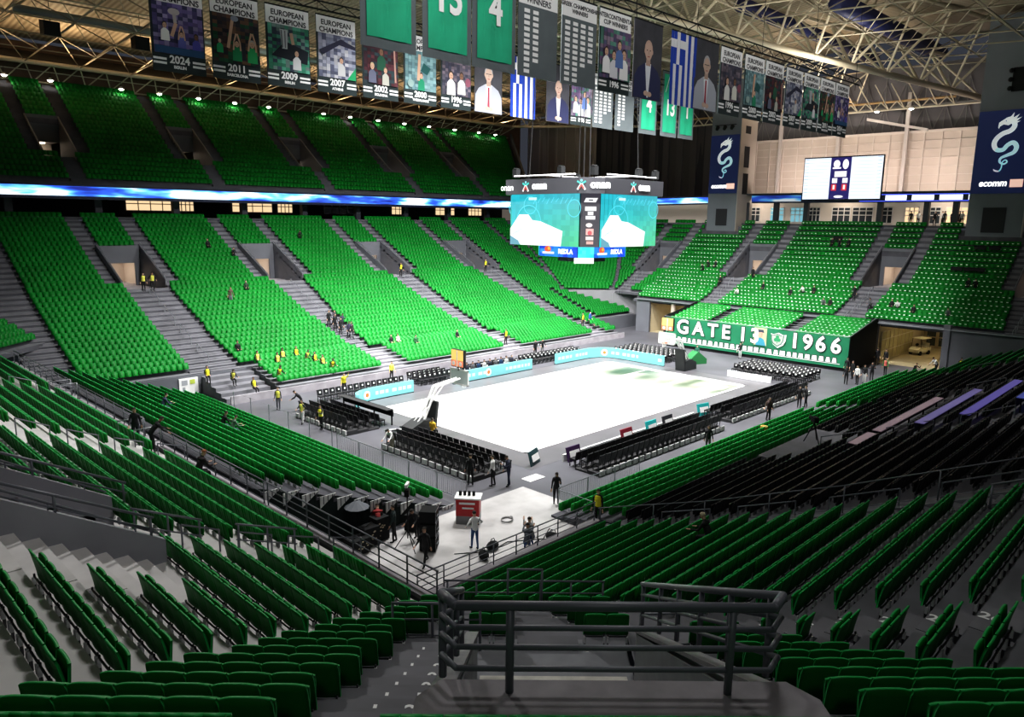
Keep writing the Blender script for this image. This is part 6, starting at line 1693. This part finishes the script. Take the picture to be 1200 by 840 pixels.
def person(label, loc, face, pose='stand', top=(.012,.012,.015), pants=(.012,.012,.016), hair=(.02,.014,.01), shoe=(.015,.015,.015), vest=None, s=1.0, group=None, cap=None):
    co, faces, lb, hc, hu, d = base_body(pose); PN[0] += 1
    sk = SKINC[PN[0] % 3]
    cmap = {'top':top,'pants':pants,'skin':sk,'hand':sk,'shoe':shoe}
    mb = MB(); mb.v = [tuple(v) for v in co]; mb.f = list(faces); mb.m = [0]*len(faces); mb.c = [cmap[l] for l in lb]
    fx = hu.cross(Vector((0,1,0))); fx = -fx if fx.x < 0 else fx
    at = lambda f, y, z: hc+fx*f+Vector((0,y,0))+hu*z
    mb.add([at(.085,-.013,.005),at(.085,.013,.005),at(.112,0,-.018),at(.086,0,.035),at(.083,0,-.024)],[(0,2,3),(2,1,3),(0,4,2),(2,4,1)],0,sk)
    for q in (-1,1):
        mb.ball(at(.074,q*.032,.024),.012,6,4,0,(.75,.75,.73)); mb.ball(at(.083,q*.032,.024),.007,6,4,0,(.03,.02,.02))
        mb.ball(at(.0,q*.088,.0),.022,6,5,0,sk,(.7,.35,1.2)); mb.obox(at(.078,q*.032-.014,.045),(0,.028,0),fx*.008,hu*.006,0,hair)
    mb.obox(at(.076,-.022,-.044),(0,.044,0),fx*.008,hu*.008,0,(.35,.12,.11))
    o = mb.build('person',[PEOPLE]); o.data.polygons.foreach_set('use_smooth',[True]*len(o.data.polygons))
    o.location = loc; o.rotation_euler = (0,0,math.radians(face)); o.scale = (s,s,s); tag(o, label, 'person', group)
    hb = MB(); c0 = at(-.014,0,.030); nu, nv = 10, 6; vs = []
    for j in range(nv):
        th = 1.75*j/(nv-1)
        for i in range(nu):
            ph = 2*math.pi*i/nu; tt = th*(1.0 if math.cos(ph) < .3 else .62)
            vs.append(c0+fx*(.103*math.sin(tt)*math.cos(ph))+Vector((0,.096*math.sin(tt)*math.sin(ph),0))+hu*(.098*math.cos(tt)))
    hb.add(vs,[(j*nu+i,(j+1)*nu+i,(j+1)*nu+(i+1) % nu,j*nu+(i+1) % nu) for j in range(nv-1) for i in range(nu)],0,cap or hair)
    if cap: hb.obox(at(.07,-.06,.055),(0,.12,0),fx*.09,hu*.012,0,cap)
    hb.build('cap' if cap else 'hair',[PEOPLE],o,smooth=True)
    if vest:
        # sleeveless waistcoat: a shell just outside the trunk
        R = math.radians; u = Vector((math.sin(R(d['lean'])),0,math.cos(R(d['lean'])))); w = Vector((u.z,0,-u.x))
        P0 = hc-hu*.14-u*.555-Vector((.012,0,0)); vb = MB(); n = 14; vs = []
        prof_ = ((.0,.150,.165),(.18,.145,.160),(.36,.165,.180),(.47,.125,.165),(.515,.075,.085))
        for t, a, b in prof_:
            for i in range(n): ph = 2*math.pi*i/n; vs.append(P0+u*(t+.02)+w*(a*math.cos(ph))+Vector((0,b*math.sin(ph),0)))
        for j in range(len(prof_)-1):
            for i in range(n):
                cc = (.62,.64,.60) if (j == 1 and False) or i % 7 == 3 else vest
                vb.add([vs[j*n+i],vs[j*n+(i+1) % n],vs[(j+1)*n+(i+1) % n],vs[(j+1)*n+i]],[(0,1,2,3)],0,cc)
        vb.build('vest',[PEOPLE],o,smooth=True)
    return o
YEL = (.78,.72,.04); YEL2 = (.72,.70,.12); OR = (.80,.50,.05)
NAVY_ = (.015,.02,.045); WHC = (.68,.68,.68); JEAN = (.05,.10,.24); GRC = (.25,.26,.26); BLC = (.010,.010,.012)
# ---- on the arena floor
FL = [
 ((-25.5,-15.4),75,'hips',WHC,JEAN,None,'person seen from behind in a white hoodie and blue jeans on the entrance floor'),
 ((-19.0,-14.4),225,'phone',BLC,BLC,None,'person in a black suit standing by the crowd barriers'),
 ((-28.0,-15.1),200,'walk',BLC,BLC,None,'person in an open black jacket striding across the entrance floor'),
 ((-19.5,-10.3),120,'stand',WHC,BLC,None,'person in a white top behind the near chair block'),
 ((-18.9,-10.9),150,'phone',NAVY_,NAVY_,None,'person in a navy suit at the end of the near chair block'),
 ((-20.3,-9.4),60,'stand',BLC,BLC,None,'person in black beside the one in the white top, behind the near chairs'),
 ((-23.6,-17.0),60,'crouch',GRC,JEAN,None,'person in a grey hoodie crouching under the entrance rail'),
 ((-24.2,-17.3),40,'crouch',(.10,.11,.13),JEAN,None,'person in dark grey crouching left of the grey hoodie'),
 ((-27.6,-12.4),140,'stand',(.015,.03,.03),BLC,None,'person in a dark green jacket among the equipment under the seats'),
 ((-28.0,-11.8),60,'bend',(.25,.02,.02),BLC,None,'person in a red top bending over the equipment'),
 ((-26.6,-12.8),200,'bend',BLC,BLC,None,'person in black stooping beside the black case stack'),
 ((-19.8,-1.7),200,'bend',WHC,(.35,.3,.25),None,'person in pale clothes bending behind the near chair blocks'),
 ((-16.2,-1.2),20,'sit',OR,BLC,None,'person in an orange top seated at the end of the near hoop chairs'),
 ((-20.6,7.6),190,'hips',BLC,WHC,YEL2,'person in a yellow vest and white trousers behind the left chair block'),
 ((-20.4,5.5),200,'phone',BLC,BLC,YEL,'person in a yellow vest right of the one in white trousers'),
 ((-19.9,12.3),230,'stand',BLC,(.10,.10,.12),YEL2,'person in a pale yellow vest with a trolley, left floor'),
 ((-18.8,10.9),150,'bend',BLC,BLC,None,'person in black bending at the left end of the chairs'),
 ((-13.5,13.4),250,'raise',YEL,BLC,YEL,'person in a bright yellow jacket in front of the far lower rows, left'),
 ((-7.6,15.0),270,'stand',YEL2,BLC,YEL2,'person in a pale yellow jacket at the foot of the far stairs'),
 ((10.6,14.6),260,'stand',BLC,BLC,None,'person in black standing behind the right cyan board, left of two'),
 ((11.5,14.4),250,'hips',BLC,(.2,.2,.2),None,'person with pale hair standing behind the right cyan board, right of two'),
 ((25.0,18.2),230,'stand',BLC,BLC,None,'person in black at the right end of the far fascia wall'),
 ((38.2,16.1),200,'stand',BLC,BLC,None,'person in black standing in the left tunnel mouth'),
 ((25.3,-11.9),190,'stand',BLC,BLC,None,'person in black before the long banner, leftmost at its right end'),
 ((24.0,-12.9),160,'stand',BLC,BLC,None,'person in black standing before the black side panel'),
 ((21.2,-13.4),200,'phone',BLC,BLC,None,'person in black, first of the pair near the tunnel'),
 ((21.9,-14.1),170,'stand',WHC,BLC,None,'person in a white shirt, second of the pair near the tunnel'),
 ((22.8,-14.4),180,'stand',BLC,WHC,None,'person in black with pale trousers near the tunnel'),
 ((24.6,-14.4),200,'fold',BLC,BLC,None,'person in black standing with folded arms near the tunnel'),
 ((33.2,-11.9),190,'stand',BLC,BLC,None,'person in black inside the tunnel mouth, left of two'),
 ((33.0,-12.8),170,'stand',BLC,BLC,None,'person in black inside the tunnel mouth, right of two'),
 ((28.1,-14.4),180,'stand',(.02,.2,.06),BLC,(.5,.12,.1),'person in a green top and red vest before the tunnel'),
 ((30.1,-16.3),230,'crouch',BLC,BLC,None,'person in black crouching on the tunnel floor'),
 ((33.2,-17.4),150,'bend',WHC,BLC,None,'person in a white top leaning at the tunnel wall'),
 ((33.4,-19.4),190,'stand',BLC,BLC,YEL,'person in a yellow vest against the grey wall right of the tunnel'),
 ((20.7,1.4),200,'stand',(.02,.12,.08),BLC,None,'person in dark green standing beside the far hoop'),
 ((25.6,-.8),190,'raise',BLC,(.5,.5,.5),None,'person in black with a camera before the long banner'),
 ((4.4,-14.3),260,'stand',(.04,.02,.02),BLC,None,'person in dark brown standing behind the sideline chairs'),
 ((5.1,-14.0),200,'bend',(.05,.03,.02),BLC,None,'person in brown stooping behind the sideline chairs'),
 ((9.8,-14.2),200,'stand',BLC,BLC,None,'person in black at the right end of the sideline chairs'),
 ((10.3,-14.5),120,'hips',BLC,BLC,None,'second person in black at the right end of the sideline chairs'),
 ((-5.6,-15.2),220,'stand',BLC,(.1,.09,.08),None,'person in black standing at the edge of the right front green rows'),
 ((-20.6,-18.3),200,'stand',BLC,BLC,YEL,'person in a yellow vest at the foot of the stair rail on the right'),
]
for (x,y),fc,ps,tp,pt,vs,lab in FL: person(lab,(x,y,.01 if (x,y) != (-20.6,-18.3) else .55),fc,ps,tp,pt,vest=vs)
# seated team bench
for k in range(9):
    c = [(.03,.03,.05),(.12,.12,.13),(.02,.05,.12),(.5,.5,.5)][k % 4]
    person(f'person in {["black","dark grey","navy","pale grey"][k % 4]} seated on the team bench, {nth(k+1)} from the left',(-1.9+.72*k,11.35,.02),270,'sit',c,BLC)
def onrow(F, a, d, sit=False):
    i = min(range(len(F.sbs)), key=lambda k: abs(F.sbs[k]-d)); p = F.P(a, F.sbs[i]-(.12 if sit else .34), F.z(i)); return p
def fa(F): return math.degrees(math.atan2(-F.n.y,-F.n.x))
SP = [
 (FS,-14.1,10.7,0,'stand',(.10,.06,.05),(.15,.15,.18),None,'person in brown standing among the far left green seats'),
 (FS,-11.6,12.0,1,'sit',(.03,.05,.03),BLC,None,'person in dark clothes seated right of the standing one in brown'),
 (FS,-20.9,14.0,0,'stand',BLC,BLC,YEL2,'steward in a pale vest at the first far doorway, left of two'),
 (FS,-20.1,14.0,0,'hips',BLC,BLC,YEL2,'steward in a pale vest at the first far doorway, right of two'),
 (FS,-11.8,19.9,1,'sit',BLC,BLC,None,'person in black seated high in the second far block'),
 (FS,-9.8,18.4,1,'sitlean',BLC,BLC,None,'person in black leaning forward high in the second far block, right'),
 (FS,-.1,21.9,1,'sitlean',BLC,BLC,None,'person in black seated alone high in the third far block'),
 (FS,8.6,14.0,0,'stand',BLC,BLC,YEL,'steward in a yellow vest at the third far doorway'),
 (FS,22.6,14.0,0,'stand',BLC,BLC,YEL,'steward in a yellow vest at the fourth far doorway'),
 (FS,-17.6,2.2,1,'sit',BLC,BLC,None,'person in black seated above the vest group'),
]
for k,(dx,dd) in enumerate(((-.5,5.4),(.1,4.9),(.5,4.2),(-.2,3.9),(.5,3.2),(.2,2.5),(-.3,4.6))):
    SP.append((FS,-6.3+dx,dd,0,['stand','walk','phone'][k % 3],[BLC,(.05,.04,.05),(.03,.03,.06)][k % 3],BLC,None,f'person in dark clothes on the second far stairs, {nth(k+1)} of the group'))
for k,(y,d) in enumerate(((.1,4.3),(-1.1,4.7),(-2.3,4.7),(-4.5,2.4),(-5.2,2.8),(6.3,3.2),(3.9,4.7),(-9.2,3.1),(-11.3,3.5),(-11.9,3.8),(-13.7,2.6),(-16.9,2.8))):
    SP.append((FE,y,d,1,['sit','sitlean'][k % 2],[BLC,WHC,BLC,(.12,.12,.13)][k % 4],BLC,None,f'person in {["black","white","black","grey"][k % 4]} near the front rail of the far end, {nth(k+1)} along'))
for k,(y,d) in enumerate(((6.4,7.6),(-6.9,5.2))):
    SP.append((FE,y,d,0,'stand',BLC,BLC,None,['person in black standing at the left far end doorway','person in black standing on the steps below the middle far end doorway'][k]))
for k,(y,d) in enumerate(((-.4,13.6),(-1.3,14.0),(-2.4,13.8),(13.7,9.1),(12.7,9.2),(14.0,8.4),(10.1,5.6),(-17.7,8.4),(-17.0,8.2))):
    SP.append((FE,y,d,1,['sit','sitlean'][k % 2],BLC,BLC,None,f'person in black seated mid far end stand, {["left of three","middle of three","right of three","upper left pair","upper left pair, right one","below the upper left pair","alone by the left stairs","right block, right one","right block, left one"][k]}'))
SP += [(NE,-3.5,1.2,0,'walk',(.02,.02,.026),(.015,.018,.03),None,'person in a dark coat walking along the front of the left stand'),
       (NE,-10.6,1.0,1,'sitlean',(.03,.02,.025),BLC,None,'person with reddish hair seated at the front of the left stand'),
       (NE,-5.3,1.0,0,'bend',BLC,BLC,None,'person in black at the gap in the left stand rail'),
       (NS,-24.9,5.0,1,'sitlean',BLC,BLC,None,'person with light hair in black seated among the right-hand green rows')]
for F,a,d,sit,ps,tp,pt,vs,lab in SP:
    p = onrow(F,a,d,bool(sit)); 
    hr = (.28,.11,.05) if 'reddish' in lab else ((.5,.42,.30) if 'light hair' in lab else (.02,.014,.01))
    rz = fa(F)+rng.uniform(-15,15)
    if ps == 'walk' and F is NE: rz = 250
    person(lab,p,rz,ps,tp,pt,vest=vs,hair=hr)
# stewards in vests seated on the lower far rows
for k,(x,r) in enumerate(((-20.3,2),(-19.4,0.5),(-17.2,5),(-17.0,1),(-14.9,5),(-13.6,5),(-13.1,4),(-12.7,3),(-12.4,2.4),(-12.0,1.4),(-15.8,4.2),(-21.9,3.2))):
    y = 16.9+.78*round(r); z = .70+.19*round(r)
    if x < -18: y, z = 17.2+.9*round(r), .28*(round(r)+1)
    person(f'steward in a yellow vest seated on the lower far rows, {nth(k+1)} of that group',(x,y-.12,z),270+rng.uniform(-15,15),'sit' if k % 3 else 'sitlean',BLC,BLC,vest=YEL if k % 2 else YEL2)
for k,(x,r,c,nm) in enumerate(((-3.4,5,BLC,'black'),(-2.6,5,(.45,.4,.35),'beige'),(-1.0,4,(.02,.1,.04),'dark green'),(4.4,4,BLC,'black with a pale cap'))):
    person(f'person in {nm} seated on the far lower rows behind the bench',(x,16.9+.78*r-.12,.70+.19*r),270,'sit',c,BLC)
person('steward in a yellow vest on the third far stairs, near their foot',(9.4,17.8,.95),270,'stand',BLC,BLC,vest=YEL)
person('steward in a yellow vest at the fourth far stairs foot',(24.2,19.4,1.3),270,'stand',BLC,BLC,vest=YEL)
person('person in blue beside the steward at the fourth far stairs',(25.6,19.4,1.35),270,'stand',(.03,.10,.35),BLC)
for k,(y,r) in enumerate(((2.6,6),(1.4,6),(6.8,7.5))):
    i = int(round(r)); person(f'person in dark clothes seated on the left front block, {nth(k+1)} from the open end',(-23.6-.84*i+.15,y,.15+.29*i),0,'sitlean',[BLC,(.12,.18,.14),(.05,.06,.12)][k],(.06,.08,.12))
for k in range(13):
    y = -7.2-.62*k; person(f'person in {["black","white","dark grey","navy"][k % 4]} in the far end gallery, {nth(k+1)} from left',(54.3+.7*(k % 3),y,13.95),180+40*math.sin(k*2.1),['stand','phone','fold'][k % 3],[BLC,WHC,(.06,.06,.07),NAVY_][k % 4],BLC)
# bags and coats left on far end seats
for k,(y,d) in enumerate(((-15.2,10.7),(-16.4,10.8),(-17.3,10.8),(-16.4,14.0),(-17.8,14.1),(-.8,14.6))):
    p = onrow(FE,y,d,True); t = tag(MB().prism([(-.2,-.55,.5),(.15,-.55,.5),(.1,-.55,.85),(-.1,-.55,.9)],(0,1.1,0)).build('folded_coats',[BLACK],loc=p), f'dark coats laid over a few far end seats, {nth(k+1)} pile','coat')
# ------------------------------------------------------------------ light
def area(name, loc, target, size, energy, col=(1,1,1), spread=None):
    l = bpy.data.lights.new(name, 'AREA'); l.energy = energy; l.size = size; l.color = col
    if spread: l.spread = math.radians(spread)
    o = bpy.data.objects.new(name, l); COL.objects.link(o); o.location = loc
    o.rotation_euler = (Vector(target)-Vector(loc)).to_track_quat('-Z','Y').to_euler()
    return o
for x in (-16, -5, 6, 17):
    for y in (-7, 12):
        area('floodlight', (x,y,29.3), (x*.9+6,y*1.0+7,0), 2.2, 6000, (1,.99,.97), 132)
for x in (-21,-8,6,20):
    area('banner_light', (x,-21,28.5), (x+1,-10,23), 1.6, 400, (1,.99,.97))  # added fill to brighten the near banner fronts
area('concourse_light', (-53,-45,24.5), (-38,-32,7), 2.0, 260, (1,.98,.96))  # added behind the camera to lift the foreground rails
area('floodlight', (-33,-31,28.5), (-37,-25,6), 2.2, 560, (1,.99,.97), 150)  # added fill to brighten the near doorway walls and steps
area('floodlight', (-31,-2,29.0), (-42,-8,6), 2.2, 2000, (1,.99,.97), 125)
area('banner_light', (-27,-20,28.0), (-23,-10,23), 1.6, 260, (1,.99,.97), 110)  # added fill for the leftmost near banners
# added unseen fills: one set brightens the roof steel, another the cream panels
for x, y in ((14,-6),(34,-4),(48,4)):
    area('catwalk_uplight', (x,y,27.6), (x+4,y,40), 1.5, 900, (1,.93,.80))
for y in (-9,0,9):
    area('wall_wash', (53.2,y,18.6), (60,y,23), 1.2, 480, (1,.87,.80))
for k in range(12):     # added warm fills that brighten the deck above the eave girder
    area('eave_uplight', (-44+8.2*k, 57.2, 30.0), (-44+8.2*k, 53, 36), 1.6, 450, (1,.72,.43))
for y in (-10,2,14): area('gallery_light', (55.2,y,17.6), (56,y,14), 2.0, 170, (1,.86,.72))  # added fill so the gallery wall and window frames show
for x in (57.6,): area('end_girder_light', (57.0,4,28.9), (50,4,36), 2.5, 420, (1,.62,.30))
w = bpy.data.worlds.new('hall_air'); SC.world = w; w.use_nodes = True
w.node_tree.nodes['Background'].inputs['Color'].default_value = (.55,.6,.75,1)
w.node_tree.nodes['Background'].inputs['Strength'].default_value = .075
SC.view_settings.view_transform = 'Standard'
SC.view_settings.look = 'Medium High Contrast'
SC.view_settings.exposure = 0.0
SC.cycles.max_bounces = 5
SC.cycles.diffuse_bounces = 3
SC.cycles.glossy_bounces = 2
